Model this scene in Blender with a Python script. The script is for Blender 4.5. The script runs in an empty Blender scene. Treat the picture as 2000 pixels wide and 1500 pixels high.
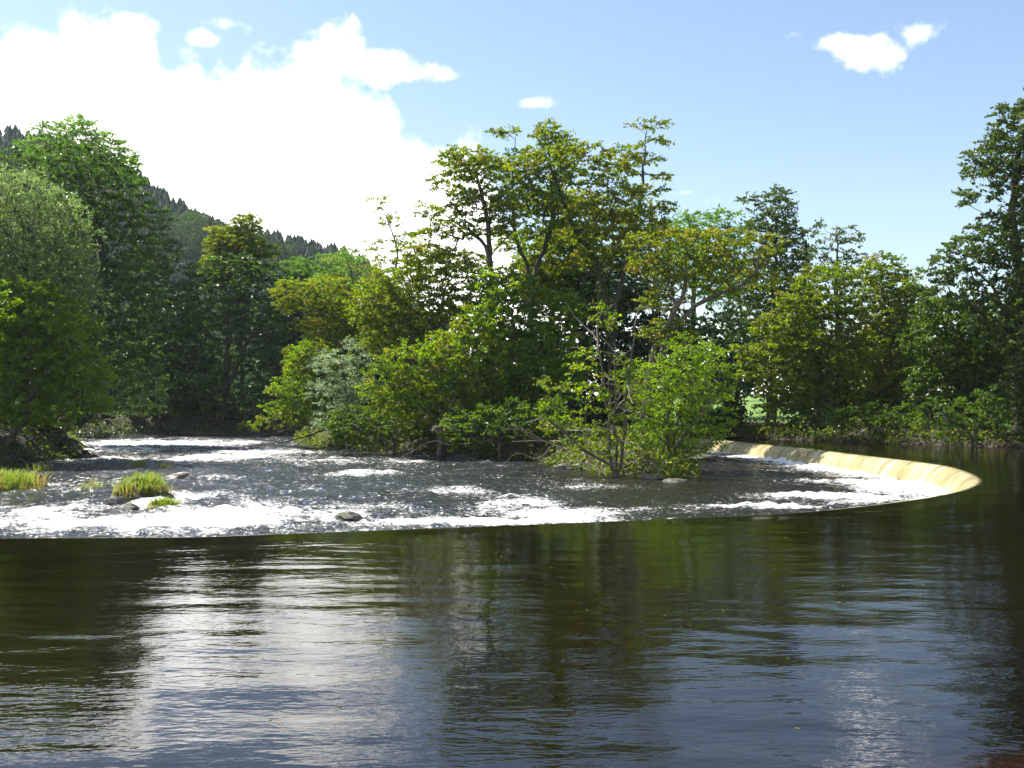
import bpy, math, random
import numpy as np
from mathutils import Vector

scene = bpy.context.scene
COL = scene.collection
R = math.radians

# ------------------------------------------------------------------ camera, sky, sun, exposure
EYE = 2.9            # metres above the upper river
HOR = 770.0          # horizon row in the 2000x1500 photograph
FPX = 2000.0
cam_data = bpy.data.cameras.new("camera")
cam_data.sensor_width = 36.0
cam_data.lens = 36.0
cam_data.clip_start = 0.1
cam_data.clip_end = 6000.0
cam = bpy.data.objects.new("camera", cam_data)
cam.location = (0, 0, EYE)
cam.rotation_euler = (math.pi / 2 + math.atan((HOR - 750) / FPX), 0, 0)
COL.objects.link(cam)
scene.camera = cam

SUN_AZ, SUN_EL = R(-60), R(54)        # azimuth from straight ahead, to the left is negative
sun_dir = Vector((math.sin(SUN_AZ) * math.cos(SUN_EL), math.cos(SUN_AZ) * math.cos(SUN_EL), math.sin(SUN_EL)))
sd = bpy.data.lights.new("sun", 'SUN')
sd.energy = 5.0
sd.angle = R(0.53)
sd.color = (1.0, 0.95, 0.86)
sun = bpy.data.objects.new("sun", sd)
sun.rotation_euler = (-sun_dir).to_track_quat('-Z', 'Y').to_euler()
sun.location = (-60, 40, 80)
COL.objects.link(sun)

scene.view_settings.view_transform = 'Standard'
scene.view_settings.look = 'None'
scene.view_settings.gamma = 1.0
scene.view_settings.use_curve_mapping = False
scene.view_settings.exposure = 1.2
SKY_STRENGTH = 0.088
CLOUD_VALUE = 1.35

cy = scene.cycles
cy.max_bounces = 8
cy.diffuse_bounces = 3
cy.glossy_bounces = 3
cy.transmission_bounces = 4
cy.transparent_max_bounces = 8
cy.caustics_reflective = False
cy.caustics_refractive = False
cy.sample_clamp_indirect = 6.0


def az_el(px, py):
    a = math.atan2(px - 1000.0, FPX)
    e = math.atan2(HOR - py, math.hypot(FPX, px - 1000.0))
    return a, e


class NT:
    """small helper to wire shader nodes"""
    def __init__(self, tree):
        self.t = tree
        tree.nodes.clear()

    def n(self, kind, **kw):
        nd = self.t.nodes.new(kind)
        for k, v in kw.items():
            setattr(nd, k, v)
        return nd

    def link(self, a, b):
        self.t.links.new(a, b)

    def put(self, sock, v):
        if isinstance(v, bpy.types.NodeSocket):
            self.t.links.new(v, sock)
        else:
            sock.default_value = v

    def m(self, op, a, b=None, c=None, clamp=False):
        nd = self.n('ShaderNodeMath', operation=op, use_clamp=clamp)
        self.put(nd.inputs[0], a)
        if b is not None:
            self.put(nd.inputs[1], b)
        if c is not None:
            self.put(nd.inputs[2], c)
        return nd.outputs[0]

    def mix(self, f, a, b):
        nd = self.n('ShaderNodeMix', data_type='RGBA')
        self.put(nd.inputs[0], f)
        self.put(nd.inputs[6], a)
        self.put(nd.inputs[7], b)
        return nd.outputs[2]

    def step(self, v, lo, hi):
        nd = self.n('ShaderNodeMapRange', interpolation_type='SMOOTHSTEP')
        self.put(nd.inputs[0], v)
        nd.inputs[1].default_value = lo
        nd.inputs[2].default_value = hi
        return nd.outputs[0]

    def noise(self, vec, scale, detail=4.0, rough=0.55, dist=0.0):
        nd = self.n('ShaderNodeTexNoise')
        if vec is not None:
            self.link(vec, nd.inputs['Vector'])
        nd.inputs['Scale'].default_value = scale
        nd.inputs['Detail'].default_value = detail
        nd.inputs['Roughness'].default_value = rough
        nd.inputs['Distortion'].default_value = dist
        return nd.outputs['Fac']

    def attr(self, name):
        return self.n('ShaderNodeAttribute', attribute_name=name).outputs['Fac']

    def ramp(self, fac, stops):
        nd = self.n('ShaderNodeValToRGB')
        self.link(fac, nd.inputs[0])
        el = nd.color_ramp.elements
        while len(el) < len(stops):
            el.new(0.5)
        for e, (p, c) in zip(el, stops):
            e.position = p
            e.color = (*c, 1)
        return nd.outputs[0]


def build_world():
    w = bpy.data.worlds.new("World")
    scene.world = w
    w.use_nodes = True
    t = NT(w.node_tree)
    out = t.n('ShaderNodeOutputWorld')
    sky = t.n('ShaderNodeTexSky', sky_type='NISHITA')
    sky.sun_disc = False
    sky.sun_elevation = SUN_EL
    sky.sun_rotation = SUN_AZ
    sky.altitude = 100
    sky.air_density = 1.0
    sky.dust_density = 0.8
    sky.ozone_density = 1.0
    bg = t.n('ShaderNodeBackground')
    t.link(sky.outputs[0], bg.inputs[0])
    bg.inputs[1].default_value = SKY_STRENGTH
    tc = t.n('ShaderNodeTexCoord')
    d = tc.outputs['Generated']
    sp = t.n('ShaderNodeSeparateXYZ')
    t.link(d, sp.inputs[0])
    x, y, z = sp.outputs
    az = t.m('ARCTAN2', x, y)
    hyp = t.m('SQRT', t.m('ADD', t.m('MULTIPLY', x, x), t.m('MULTIPLY', y, y)))
    el = t.m('ARCTAN2', z, hyp)
    # height of the top of the cloud bank against the bearing
    top = [(-700, 170), (-300, 90), (0, 52), (60, 55), (110, 50), (150, 22), (215, 38), (290, 48), (318, 140), (345, 118), (380, 98), (430, 118), (520, 118),
           (580, 95), (640, 90), (700, 185), (765, 218), (785, 262), (860, 268), (940, 272), (965, 330), (1010, 480), (1200, 600), (1900, 740)]
    a0, a1, e0, e1 = -0.9, 0.5, -0.1, 0.5
    fc = t.n('ShaderNodeFloatCurve')
    t.put(fc.inputs[1], t.m('DIVIDE', t.m('SUBTRACT', az, a0), a1 - a0, clamp=True))
    pts = []
    for px, py in top:
        a, e = az_el(px, py)
        pts.append(((a - a0) / (a1 - a0), (e - e0) / (e1 - e0)))
    cv = fc.mapping.curves[0]
    cv.points[0].location = (0.0, pts[0][1])
    cv.points[1].location = (1.0, 0.0)
    for p in pts:
        q = cv.points.new(*p)
        q.handle_type = 'VECTOR'
    fc.mapping.update()
    topel = t.m('ADD', t.m('MULTIPLY', fc.outputs[0], e1 - e0), e0)
    field = t.m('DIVIDE', t.m('SUBTRACT', topel, el), 0.024)
    for px, py, rx, ry, s in [(650, 105, 75, 52, 1.0), (740, 125, 95, 34, 1.0), (815, 140, 62, 20, .85), (865, 145, 24, 9, .5), (250, 50, 45, 22, .8),
                              (1690, 100, 78, 34, 1.25), (1640, 82, 58, 24, .9), (1730, 108, 40, 26, .9), (1792, 62, 36, 20, .42), (1045, 198, 34, 11, .6),
                              (1340, 375, 42, 9, .5), (1385, 392, 26, 8, .3), (395, 75, 26, 14, .5), (660, 60, 22, 9, .4), (1552, 65, 20, 8, .35), (445, 44, 26, 8, .25),
                              (1130, 285, 60, 8, .3)]:
        a, e = az_el(px, py)
        ra, re = rx / FPX / (1 + ((px - 1000) / FPX) ** 2), ry / FPX
        da = t.m('DIVIDE', t.m('SUBTRACT', az, a), ra)
        de = t.m('DIVIDE', t.m('SUBTRACT', el, e), re)
        r = t.m('SQRT', t.m('ADD', t.m('MULTIPLY', da, da), t.m('MULTIPLY', de, de)))
        field = t.m('MAXIMUM', field, t.m('MULTIPLY', t.m('SUBTRACT', 1.0, r), 1.6 * s))
    # fair weather cumulus over the rest of the dome (behind and overhead), same broken sky
    dome = t.m('MULTIPLY', t.m('SUBTRACT', t.noise(d, 2.6, 3.0), 0.60), 12.0)
    behind = t.m('MULTIPLY', t.m('ADD', y, -0.35), -6.0, clamp=True)
    dome = t.m('SUBTRACT', t.m('MULTIPLY', t.m('ADD', dome, 3.0), behind), 3.0)
    field = t.m('MAXIMUM', field, dome)
    nz = t.noise(d, 17.0, 9.0, 0.6, 0.25)
    nz2 = t.noise(d, 60.0, 5.0, 0.6)
    f = t.m('ADD', field, t.m('MULTIPLY', t.m('SUBTRACT', nz, 0.5), 4.4))
    f = t.m('ADD', f, t.m('MULTIPLY', t.m('SUBTRACT', nz2, 0.5), 1.9))
    mask = t.step(f, -0.35, 1.9)
    body = t.step(t.noise(d, 6.0, 5.0), 0.38, 0.66)
    body = t.m('MULTIPLY_ADD', body, 0.5, 0.75)
    cb = t.n('ShaderNodeBackground')
    cb.inputs[0].default_value = (1.0, 0.985, 0.965, 1)
    t.put(cb.inputs[1], t.m('MULTIPLY', body, CLOUD_VALUE))
    mx = t.n('ShaderNodeMixShader')
    t.link(mask, mx.inputs[0])
    t.link(bg.outputs[0], mx.inputs[1])
    t.link(cb.outputs[0], mx.inputs[2])
    t.link(mx.outputs[0], out.inputs[0])


build_world()

# ------------------------------------------------------------------ helpers
rng = np.random.default_rng(7)


def at(px, py, z=0.0):
    """point of the plane at height z seen at a photograph pixel"""
    d = (EYE - z) * FPX / (py - HOR)
    return np.array(((px - 1000.0) / FPX * d, d, z))


def pt(px, py, d):
    """point at distance d seen at a photograph pixel"""
    return np.array(((px - 1000.0) / FPX * d, d, EYE + (HOR - py) / FPX * d))


def tag(o, label=None, cat=None, group=None, kind=None):
    if label:
        o['label'] = label
    if cat:
        o['category'] = cat
    if group:
        o['group'] = group
    if kind:
        o['kind'] = kind
    return o


def empty(name, loc):
    o = bpy.data.objects.new(name, None)
    o.location = loc
    o.empty_display_size = 0.3
    COL.objects.link(o)
    return o


def mesh(name, verts, faces, mat=None, parent=None, origin=None, attrs=None, smooth=False, mats=None):
    """verts (N,3); faces (M,k) array or list of such arrays; attrs {name: (domain, array)}"""
    v = np.asarray(verts, dtype=np.float32)
    if origin is not None:
        v = v - np.asarray(origin, dtype=np.float32)
    if isinstance(faces, np.ndarray):
        faces = [faces]
    faces = [np.asarray(f, dtype=np.int32) for f in faces if len(f)]
    me = bpy.data.meshes.new(name)
    me.vertices.add(len(v))
    me.vertices.foreach_set('co', v.ravel())
    nl = sum(f.size for f in faces)
    npoly = sum(len(f) for f in faces)
    me.loops.add(nl)
    me.polygons.add(npoly)
    me.loops.foreach_set('vertex_index', np.concatenate([f.ravel() for f in faces]))
    tot = np.concatenate([np.full(len(f), f.shape[1], dtype=np.int32) for f in faces])
    start = np.concatenate([[0], np.cumsum(tot)[:-1]]).astype(np.int32)
    me.polygons.foreach_set('loop_start', start)
    if smooth:
        me.polygons.foreach_set('use_smooth', np.ones(npoly, dtype=bool))
    else:
        me.polygons.foreach_set('use_smooth', np.zeros(npoly, dtype=bool))
    for k, (dom, arr) in (attrs or {}).items():
        a = me.attributes.new(k, 'FLOAT', dom)
        a.data.foreach_set('value', np.asarray(arr, dtype=np.float32))
    me.update(calc_edges=True)
    me.validate()
    if mat:
        me.materials.append(mat)
    o = bpy.data.objects.new(name, me)
    if parent is not None:
        o.parent = parent
    elif origin is not None:
        o.location = origin
    COL.objects.link(o)
    return o


def _hash(ix, iy, seed):
    h = (ix.astype(np.int64) * 374761393 + iy.astype(np.int64) * 668265263 + seed * 982451653) & 0xFFFFFFFF
    h = ((h ^ (h >> 13)) * 1274126177) & 0xFFFFFFFF
    h = h ^ (h >> 16)
    return (h & 0xFFFFFF) / float(0xFFFFFF)


def vn(x, y, seed=0):
    """value noise in -1..1"""
    ix, iy = np.floor(x), np.floor(y)
    fx, fy = x - ix, y - iy
    ux = fx * fx * fx * (fx * (fx * 6 - 15) + 10)
    uy = fy * fy * fy * (fy * (fy * 6 - 15) + 10)
    a, b = _hash(ix, iy, seed), _hash(ix + 1, iy, seed)
    c, d = _hash(ix, iy + 1, seed), _hash(ix + 1, iy + 1, seed)
    return 2 * ((a * (1 - ux) + b * ux) * (1 - uy) + (c * (1 - ux) + d * ux) * uy) - 1


def fbm(x, y, seed=0, octv=4, gain=0.5):
    s, a, n = 0, 1.0, 0
    for o in range(octv):
        c, sn = math.cos(0.7 * o + 0.3), math.sin(0.7 * o + 0.3)
        s = s + a * vn((x * c - y * sn) * 2 ** o + 13.7 * o, (x * sn + y * c) * 2 ** o - 7.1 * o, seed + o)
        n += a
        a *= gain
    return s / n


def sstep(v, lo, hi):
    u = np.clip((v - lo) / (hi - lo), 0, 1)
    return u * u * (3 - 2 * u)


def spline(pts, step):
    """Catmull-Rom through pts, resampled to about step"""
    p = np.asarray(pts, float)
    p = np.vstack([2 * p[0] - p[1], p, 2 * p[-1] - p[-2]])
    outp = []
    for i in range(1, len(p) - 2):
        for u in np.linspace(0, 1, 40, endpoint=False):
            a, b, c, d = p[i - 1], p[i], p[i + 1], p[i + 2]
            outp.append(0.5 * (2 * b + (c - a) * u + (2 * a - 5 * b + 4 * c - d) * u * u + (-a + 3 * b - 3 * c + d) * u ** 3))
    outp.append(p[-2])
    q = np.array(outp)
    s = np.concatenate([[0], np.cumsum(np.linalg.norm(np.diff(q, axis=0), axis=1))])
    n = max(2, int(round(s[-1] / step)) + 1)
    t = np.linspace(0, s[-1], n)
    return np.stack([np.interp(t, s, q[:, k]) for k in range(q.shape[1])], axis=1)


def inside(poly, x, y):
    r = np.zeros(x.shape, bool)
    n = len(poly)
    for i in range(n):
        x0, y0 = poly[i]
        x1, y1 = poly[(i + 1) % n]
        if y0 == y1:
            continue
        c = ((y0 > y) != (y1 > y)) & (x < (x1 - x0) * (y - y0) / (y1 - y0) + x0)
        r ^= c
    return r


def dist_line(line, x, y, closed=True):
    d = np.full(x.shape, 1e9)
    n = len(line)
    for i in range(n if closed else n - 1):
        ax, ay = line[i][:2]
        bx, by = line[(i + 1) % n][:2]
        dx, dy = bx - ax, by - ay
        L = dx * dx + dy * dy
        if L < 1e-9:
            continue
        u = np.clip(((x - ax) * dx + (y - ay) * dy) / L, 0, 1)
        d = np.minimum(d, np.hypot(x - ax - u * dx, y - ay - u * dy))
    return d


def grid_faces(nr, nc):
    i = np.arange(nr * nc).reshape(nr, nc)
    return np.stack([i[:-1, :-1].ravel(), i[:-1, 1:].ravel(), i[1:, 1:].ravel(), i[1:, :-1].ravel()], axis=1)


# ------------------------------------------------------------------ materials
def material(name):
    m = bpy.data.materials.new(name)
    m.use_nodes = True
    t = NT(m.node_tree)
    out = t.n('ShaderNodeOutputMaterial')
    return m, t, out


def leaf_material(name, dark, mid, light, brown=None, trans=0.54, rough=0.40, spec=0.4):
    m, t, out = material(name)
    c = t.ramp(t.attr('tint'), [(0.0, dark), (0.5, mid), (1.0, light)])
    if brown:
        c = t.mix(t.attr('brown'), c, (*brown, 1))
    p = t.n('ShaderNodeBsdfPrincipled')
    t.link(c, p.inputs['Base Color'])
    p.inputs['Roughness'].default_value = rough
    p.inputs['Specular IOR Level'].default_value = spec
    tr = t.n('ShaderNodeBsdfTranslucent')
    hs = t.n('ShaderNodeHueSaturation')
    hs.inputs['Hue'].default_value = 0.498
    hs.inputs['Saturation'].default_value = 1.15
    hs.inputs['Value'].default_value = 2.9
    t.link(c, hs.inputs['Color'])
    t.link(hs.outputs[0], tr.inputs[0])
    mx = t.n('ShaderNodeMixShader')
    mx.inputs[0].default_value = trans
    t.link(p.outputs[0], mx.inputs[1])
    t.link(tr.outputs[0], mx.inputs[2])
    t.link(mx.outputs[0], out.inputs[0])
    return m


BROWN = (0.16, 0.115, 0.03)
M = {}
M['alder'] = leaf_material('alder_leaves', (.046, .076, .009), (.094, .140, .014), (.16, .205, .024), BROWN)
M['alder_bright'] = leaf_material('bright_alder_leaves', (.044, .082, .009), (.090, .146, .014), (.155, .215, .022), BROWN)
M['willow'] = leaf_material('willow_leaves', (.06, .095, .03), (.095, .135, .045), (.16, .19, .085), BROWN, rough=.34, spec=.6)
M['silver'] = leaf_material('silver_willow_leaves', (.07, .105, .05), (.12, .16, .085), (.21, .25, .16), BROWN, rough=.36, spec=.6)
M['sycamore'] = leaf_material('sycamore_leaves', (.028, .055, .010), (.045, .085, .014), (.075, .125, .022), BROWN, trans=.36)
M['ash'] = leaf_material('ash_leaves', (.05, .10, .02), (.085, .15, .03), (.14, .21, .05), BROWN)
M['oak'] = leaf_material('oak_leaves', (.028, .050, .010), (.052, .082, .015), (.095, .130, .026), BROWN, trans=.36, spec=.35)
M['hazel'] = leaf_material('hazel_leaves', (.026, .050, .008), (.048, .080, .012), (.085, .125, .02), BROWN)
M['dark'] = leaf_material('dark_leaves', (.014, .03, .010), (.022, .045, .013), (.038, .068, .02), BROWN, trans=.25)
M['spruce'] = leaf_material('spruce_needles', (.010, .024, .014), (.017, .036, .02), (.03, .055, .03), BROWN, trans=.1)
M['grass'] = leaf_material('grass_blades', (.045, .08, .012), (.085, .14, .02), (.15, .19, .035), (.19, .14, .06), trans=.45)
M['conifer'] = leaf_material('hill_conifers', (.022, .040, .022), (.034, .058, .028), (.06, .085, .034), BROWN, trans=.12, rough=.7, spec=.1)
M['hillside_broadleaf'] = leaf_material('hill_broadleaf', (.03, .06, .02), (.05, .085, .025), (.07, .115, .03), BROWN, trans=.2, rough=.7, spec=.1)


def bark_material(name, a, b, moss):
    m, t, out = material(name)
    g = t.n('ShaderNodeNewGeometry')
    mp = t.n('ShaderNodeMapping')
    mp.inputs['Scale'].default_value = (6, 6, 1.5)
    t.link(g.outputs['Position'], mp.inputs[0])
    n = t.noise(mp.outputs[0], 2.0, 6.0, .65)
    c = t.ramp(n, [(.3, a), (.7, b)])
    c = t.mix(t.m('MULTIPLY', t.step(t.noise(g.outputs['Position'], .9, 4.0), .48, .62), .7), c, (*moss, 1))
    p = t.n('ShaderNodeBsdfPrincipled')
    t.link(c, p.inputs['Base Color'])
    p.inputs['Roughness'].default_value = .85
    bp = t.n('ShaderNodeBump')
    bp.inputs['Strength'].default_value = .6
    bp.inputs['Distance'].default_value = .03
    t.link(n, bp.inputs['Height'])
    t.link(bp.outputs[0], p.inputs['Normal'])
    t.link(p.outputs[0], out.inputs[0])
    return m


M['bark'] = bark_material('alder_bark', (.045, .036, .027), (.13, .108, .082), (.05, .065, .02))
M['bark_dark'] = bark_material('dark_bark', (.025, .02, .016), (.075, .062, .048), (.035, .045, .018))
M['deadwood'] = bark_material('dead_wood', (.13, .105, .08), (.27, .23, .185), (.16, .14, .10))


def rock_material(name, a, b, moss=None):
    m, t, out = material(name)
    g = t.n('ShaderNodeNewGeometry')
    n = t.noise(g.outputs['Position'], 2.2, 8.0, .65)
    c = t.ramp(n, [(.32, a), (.68, b)])
    if moss:
        c = t.mix(t.step(t.noise(g.outputs['Position'], 3.1, 4.0), .5, .62), c, (*moss, 1))
    p = t.n('ShaderNodeBsdfPrincipled')
    t.link(c, p.inputs['Base Color'])
    p.inputs['Roughness'].default_value = .6
    bp = t.n('ShaderNodeBump')
    bp.inputs['Strength'].default_value = .8
    bp.inputs['Distance'].default_value = .05
    t.link(n, bp.inputs['Height'])
    t.link(bp.outputs[0], p.inputs['Normal'])
    t.link(p.outputs[0], out.inputs[0])
    return m


M['rock'] = rock_material('wet_rock', (.03, .026, .02), (.09, .08, .065), (.05, .06, .02))
M['pale_rock'] = rock_material('pale_rock', (.16, .13, .10), (.36, .31, .25))
M['weir_stone'] = rock_material('weir_stone', (.12, .10, .07), (.25, .21, .15), (.08, .075, .03))


def terrain_material():
    m, t, out = material('bank_earth_and_grass')
    g = t.n('ShaderNodeNewGeometry')
    pos = g.outputs['Position']
    n = t.noise(pos, .8, 8.0, .65)
    earth = t.ramp(n, [(.3, (.022, .017, .011)), (.55, (.05, .040, .026)), (.75, (.035, .045, .015))])
    n2 = t.noise(pos, 1.7, 7.0, .7)
    grass = t.ramp(n2, [(.3, (.075, .15, .018)), (.7, (.14, .24, .03))])
    bed = t.ramp(t.noise(pos, 1.9, 7.0, .7), [(.3, (.13, .08, .04)), (.5, (.22, .15, .085)), (.72, (.36, .27, .17))])
    c = t.mix(t.attr('grass'), earth, grass)
    c = t.mix(t.attr('bed'), c, bed)
    p = t.n('ShaderNodeBsdfPrincipled')
    t.link(c, p.inputs['Base Color'])
    p.inputs['Roughness'].default_value = .9
    bp = t.n('ShaderNodeBump')
    bp.inputs['Strength'].default_value = .7
    bp.inputs['Distance'].default_value = .12
    t.link(n, bp.inputs['Height'])
    t.link(bp.outputs[0], p.inputs['Normal'])
    t.link(p.outputs[0], out.inputs[0])
    return m


M['terrain'] = terrain_material()


def water_material(name, rough, bumps, foam=False, bodycol=(.006, .004, .0015, 1)):
    """peat-brown clear water: a tinted see-through body under a Fresnel reflection, foam lying on it as white froth, with sky tint and sun glints painted in"""
    m, t, out = material(name)
    g = t.n('ShaderNodeNewGeometry')
    pos = g.outputs['Position']
    h = None
    for sx, sy, sc, amp, det in bumps:
        mp = t.n('ShaderNodeMapping')
        mp.inputs['Scale'].default_value = (sx, sy, 1)
        t.link(pos, mp.inputs[0])
        v = t.m('MULTIPLY', t.noise(mp.outputs[0], sc, det, .6), amp)
        h = v if h is None else t.m('ADD', h, v)
    bp = t.n('ShaderNodeBump')
    bp.inputs['Strength'].default_value = 1.0
    bp.inputs['Distance'].default_value = 1.0
    t.link(h, bp.inputs['Height'])
    depth = t.attr('depth')
    tint = t.ramp(depth, [(0.0, (.62, .36, .18)), (.35, (.38, .16, .05)), (1.0, (.06, .025, .008))])
    tr = t.n('ShaderNodeBsdfTransparent')
    t.link(tint, tr.inputs[0])
    df = t.n('ShaderNodeBsdfDiffuse')
    df.inputs[0].default_value = bodycol
    if foam:
        t.link(t.mix(t.attr('churn_sky_tint'), bodycol, (.044, .054, .062, 1)), df.inputs[0])  # aerated water paled; its blue paints reflected sky into the body colour
    body = t.n('ShaderNodeMixShader')
    t.put(body.inputs[0], t.m('MULTIPLY_ADD', depth, .75, .12, clamp=True))
    t.link(tr.outputs[0], body.inputs[1])
    t.link(df.outputs[0], body.inputs[2])
    gl = t.n('ShaderNodeBsdfGlossy')
    gl.inputs['Roughness'].default_value = rough
    t.link(bp.outputs[0], gl.inputs['Normal'])
    fr = t.n('ShaderNodeFresnel')
    fr.inputs[0].default_value = 1.5
    t.link(bp.outputs[0], fr.inputs['Normal'])
    mx = t.n('ShaderNodeMixShader')
    t.link(fr.outputs[0], mx.inputs[0])
    t.link(body.outputs[0], mx.inputs[1])
    t.link(gl.outputs[0], mx.inputs[2])
    last = mx
    if foam:
        f = t.attr('foam')
        mp = t.n('ShaderNodeMapping')
        mp.inputs['Scale'].default_value = (.6, .95, 1)
        t.link(pos, mp.inputs[0])
        n1 = t.noise(mp.outputs[0], 2.6, 8.0, .68, .6)
        n2 = t.noise(pos, 11.0, 4.0, .7)
        nn_ = t.m('ADD', t.m('MULTIPLY', t.m('SUBTRACT', n1, .5), 1.9), t.m('MULTIPLY', t.m('SUBTRACT', n2, .5), 2.0))
        k = t.m('SUBTRACT', t.m('ADD', f, nn_), .62)
        fm = t.step(k, -.12, .62)
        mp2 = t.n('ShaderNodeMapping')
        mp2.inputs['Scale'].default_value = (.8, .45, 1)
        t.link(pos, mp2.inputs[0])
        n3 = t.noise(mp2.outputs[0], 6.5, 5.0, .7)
        glint_dots = t.m('MULTIPLY', t.step(t.m('ADD', n3, t.m('MULTIPLY', f, .22)), .66, .80), .9)  # white specks painted on as sun sparkles, denser where there is foam
        fm = t.m('MAXIMUM', fm, glint_dots)
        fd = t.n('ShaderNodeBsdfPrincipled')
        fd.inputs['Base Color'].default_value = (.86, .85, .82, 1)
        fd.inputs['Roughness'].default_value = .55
        fb = t.n('ShaderNodeBump')
        fb.inputs['Strength'].default_value = 1.0
        fb.inputs['Distance'].default_value = .10
        t.link(t.m('ADD', n1, t.m('MULTIPLY', n2, .5)), fb.inputs['Height'])
        t.link(fb.outputs[0], fd.inputs['Normal'])
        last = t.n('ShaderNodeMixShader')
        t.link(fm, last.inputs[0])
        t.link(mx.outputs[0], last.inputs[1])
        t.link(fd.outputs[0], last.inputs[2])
    t.link(last.outputs[0], out.inputs[0])
    return m


M['pool'] = water_material('river_water', .0, [(.55, 1.3, 4.2, .0052, 2.0), (.8, 1.3, 11.0, .0014, 2.0)])
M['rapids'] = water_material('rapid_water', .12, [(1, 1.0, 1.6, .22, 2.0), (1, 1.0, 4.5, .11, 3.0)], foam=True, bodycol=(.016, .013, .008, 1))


def fall_material():
    m, t, out = material('falling_water')
    at1 = t.attr('along')
    at2 = t.attr('down')
    cb = t.n('ShaderNodeCombineXYZ')
    t.put(cb.inputs[0], t.m('MULTIPLY', at1, 2.3))
    t.put(cb.inputs[1], t.m('MULTIPLY', at2, .55))
    n1 = t.noise(cb.outputs[0], 1.0, 6.0, .65)
    cb2 = t.n('ShaderNodeCombineXYZ')
    t.put(cb2.inputs[0], t.m('MULTIPLY', at1, 11.0))
    t.put(cb2.inputs[1], t.m('MULTIPLY', at2, 1.2))
    n2 = t.noise(cb2.outputs[0], 1.0, 4.0, .7)
    cb3 = t.n('ShaderNodeCombineXYZ')
    t.put(cb3.inputs[0], t.m('MULTIPLY', at1, .55))
    t.put(cb3.inputs[1], t.m('MULTIPLY', at2, 1.1))
    n3 = t.noise(cb3.outputs[0], 1.0, 5.0, .65, .8)
    n = t.m('ADD', t.m('ADD', t.m('MULTIPLY', n1, .62), t.m('MULTIPLY', n2, .42)), t.m('MULTIPLY_ADD', n3, .30, -.17))
    gold = t.ramp(n, [(.28, (.12, .090, .036)), (.42, (.29, .235, .11)), (.54, (.45, .39, .22)), (.64, (.66, .60, .44)), (.76, (.88, .86, .79))])
    c = t.mix(t.step(at2, .02, .20), (.035, .024, .008, 1), gold)
    p = t.n('ShaderNodeBsdfPrincipled')
    t.link(c, p.inputs['Base Color'])
    p.inputs['Roughness'].default_value = .12
    p.inputs['IOR'].default_value = 1.333
    bp = t.n('ShaderNodeBump')
    bp.inputs['Strength'].default_value = .9
    bp.inputs['Distance'].default_value = .06
    t.link(n, bp.inputs['Height'])
    t.link(bp.outputs[0], p.inputs['Normal'])
    t.link(p.outputs[0], out.inputs[0])
    return m


M['fall'] = fall_material()


def plain(name, col, rough=.7, metal=0.0):
    m, t, out = material(name)
    g = t.n('ShaderNodeNewGeometry')
    n = t.noise(g.outputs['Position'], 6.0, 5.0, .6)
    c = t.mix(n, tuple(x * .7 for x in col) + (1,), tuple(min(1, x * 1.3) for x in col) + (1,))
    p = t.n('ShaderNodeBsdfPrincipled')
    t.link(c, p.inputs['Base Color'])
    p.inputs['Roughness'].default_value = rough
    p.inputs['Metallic'].default_value = metal
    t.link(p.outputs[0], out.inputs[0])
    return m


M['fence_wood'] = plain('fence_wood', (.05, .04, .03))
M['wire'] = plain('galvanised_wire', (.16, .16, .15), .5, .6)

# ------------------------------------------------------------------ the weir line and the two water levels
DROP = 0.80
crest_px = [(0, 1047), (200, 1046), (400, 1044), (700, 1033), (1000, 1022), (1300, 1010), (1580, 996), (1780, 974), (1871, 958), (1908, 946),
            (1918, 934.5), (1897, 921), (1850, 907.5), (1775, 897), (1670, 885), (1580, 874), (1490, 865.5), (1409, 857.5)]
crest_in = [at(px, py)[:2] for px, py in crest_px]
x0, y0 = crest_in[0]
crest_pts = [(x0 - 18, y0 - 1.2), (x0 - 9, y0 - .5)] + crest_in + [(crest_in[-1][0] - 1.4, crest_in[-1][1] + 4.0)]
crest = spline(crest_pts, 0.15)


def offset(line, t):
    d = np.gradient(line, axis=0)
    for _ in range(30):
        d[1:-1] = (d[:-2] + d[1:-1] * 2 + d[2:]) / 4
    d /= np.linalg.norm(d, axis=1)[:, None]
    nrm = np.stack([d[:, 1], -d[:, 0]], axis=1)      # outward: towards the upper pool
    return line[:, None, :] + nrm[:, None, :] * np.asarray(t)[None, :, None]


# upper pool polygon and lower pool polygon (plan)
right_bank = [(62, 38), (48, 46), (36, 51), (28, 55.5), (22, 60), (17, 66), (13.5, 70.5)]
island = [(12.6, 66), (11.2, 60), (9.4, 52), (8.6, 46.5), (7.2, 44.2), (5.2, 44.6), (2.6, 50.5), (0.2, 57), (-3, 62), (-8, 65.5), (-13.5, 74), (-18, 84), (-20, 95), (-19, 106)]
left_bank = [(-95, 106), (-95, 96), (-58, 95), (-40, 90), (-34, 80), (-27.5, 66), (-25.0, 60), (-25.2, 54), (-26.5, 46), (-30, 34), (-30, 20)]
near_bank = [(-40, 6.2), (-12, 5.2), (0, 4.8), (10, 5.2), (30, 5.0), (62, 3.0)]
cr_l = [tuple(p) for p in crest[::8]]
upper_poly = [(-40, 19.5)] + near_bank + right_bank + cr_l[::-1]
lower_poly = cr_l + island[0:] + left_bank


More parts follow.
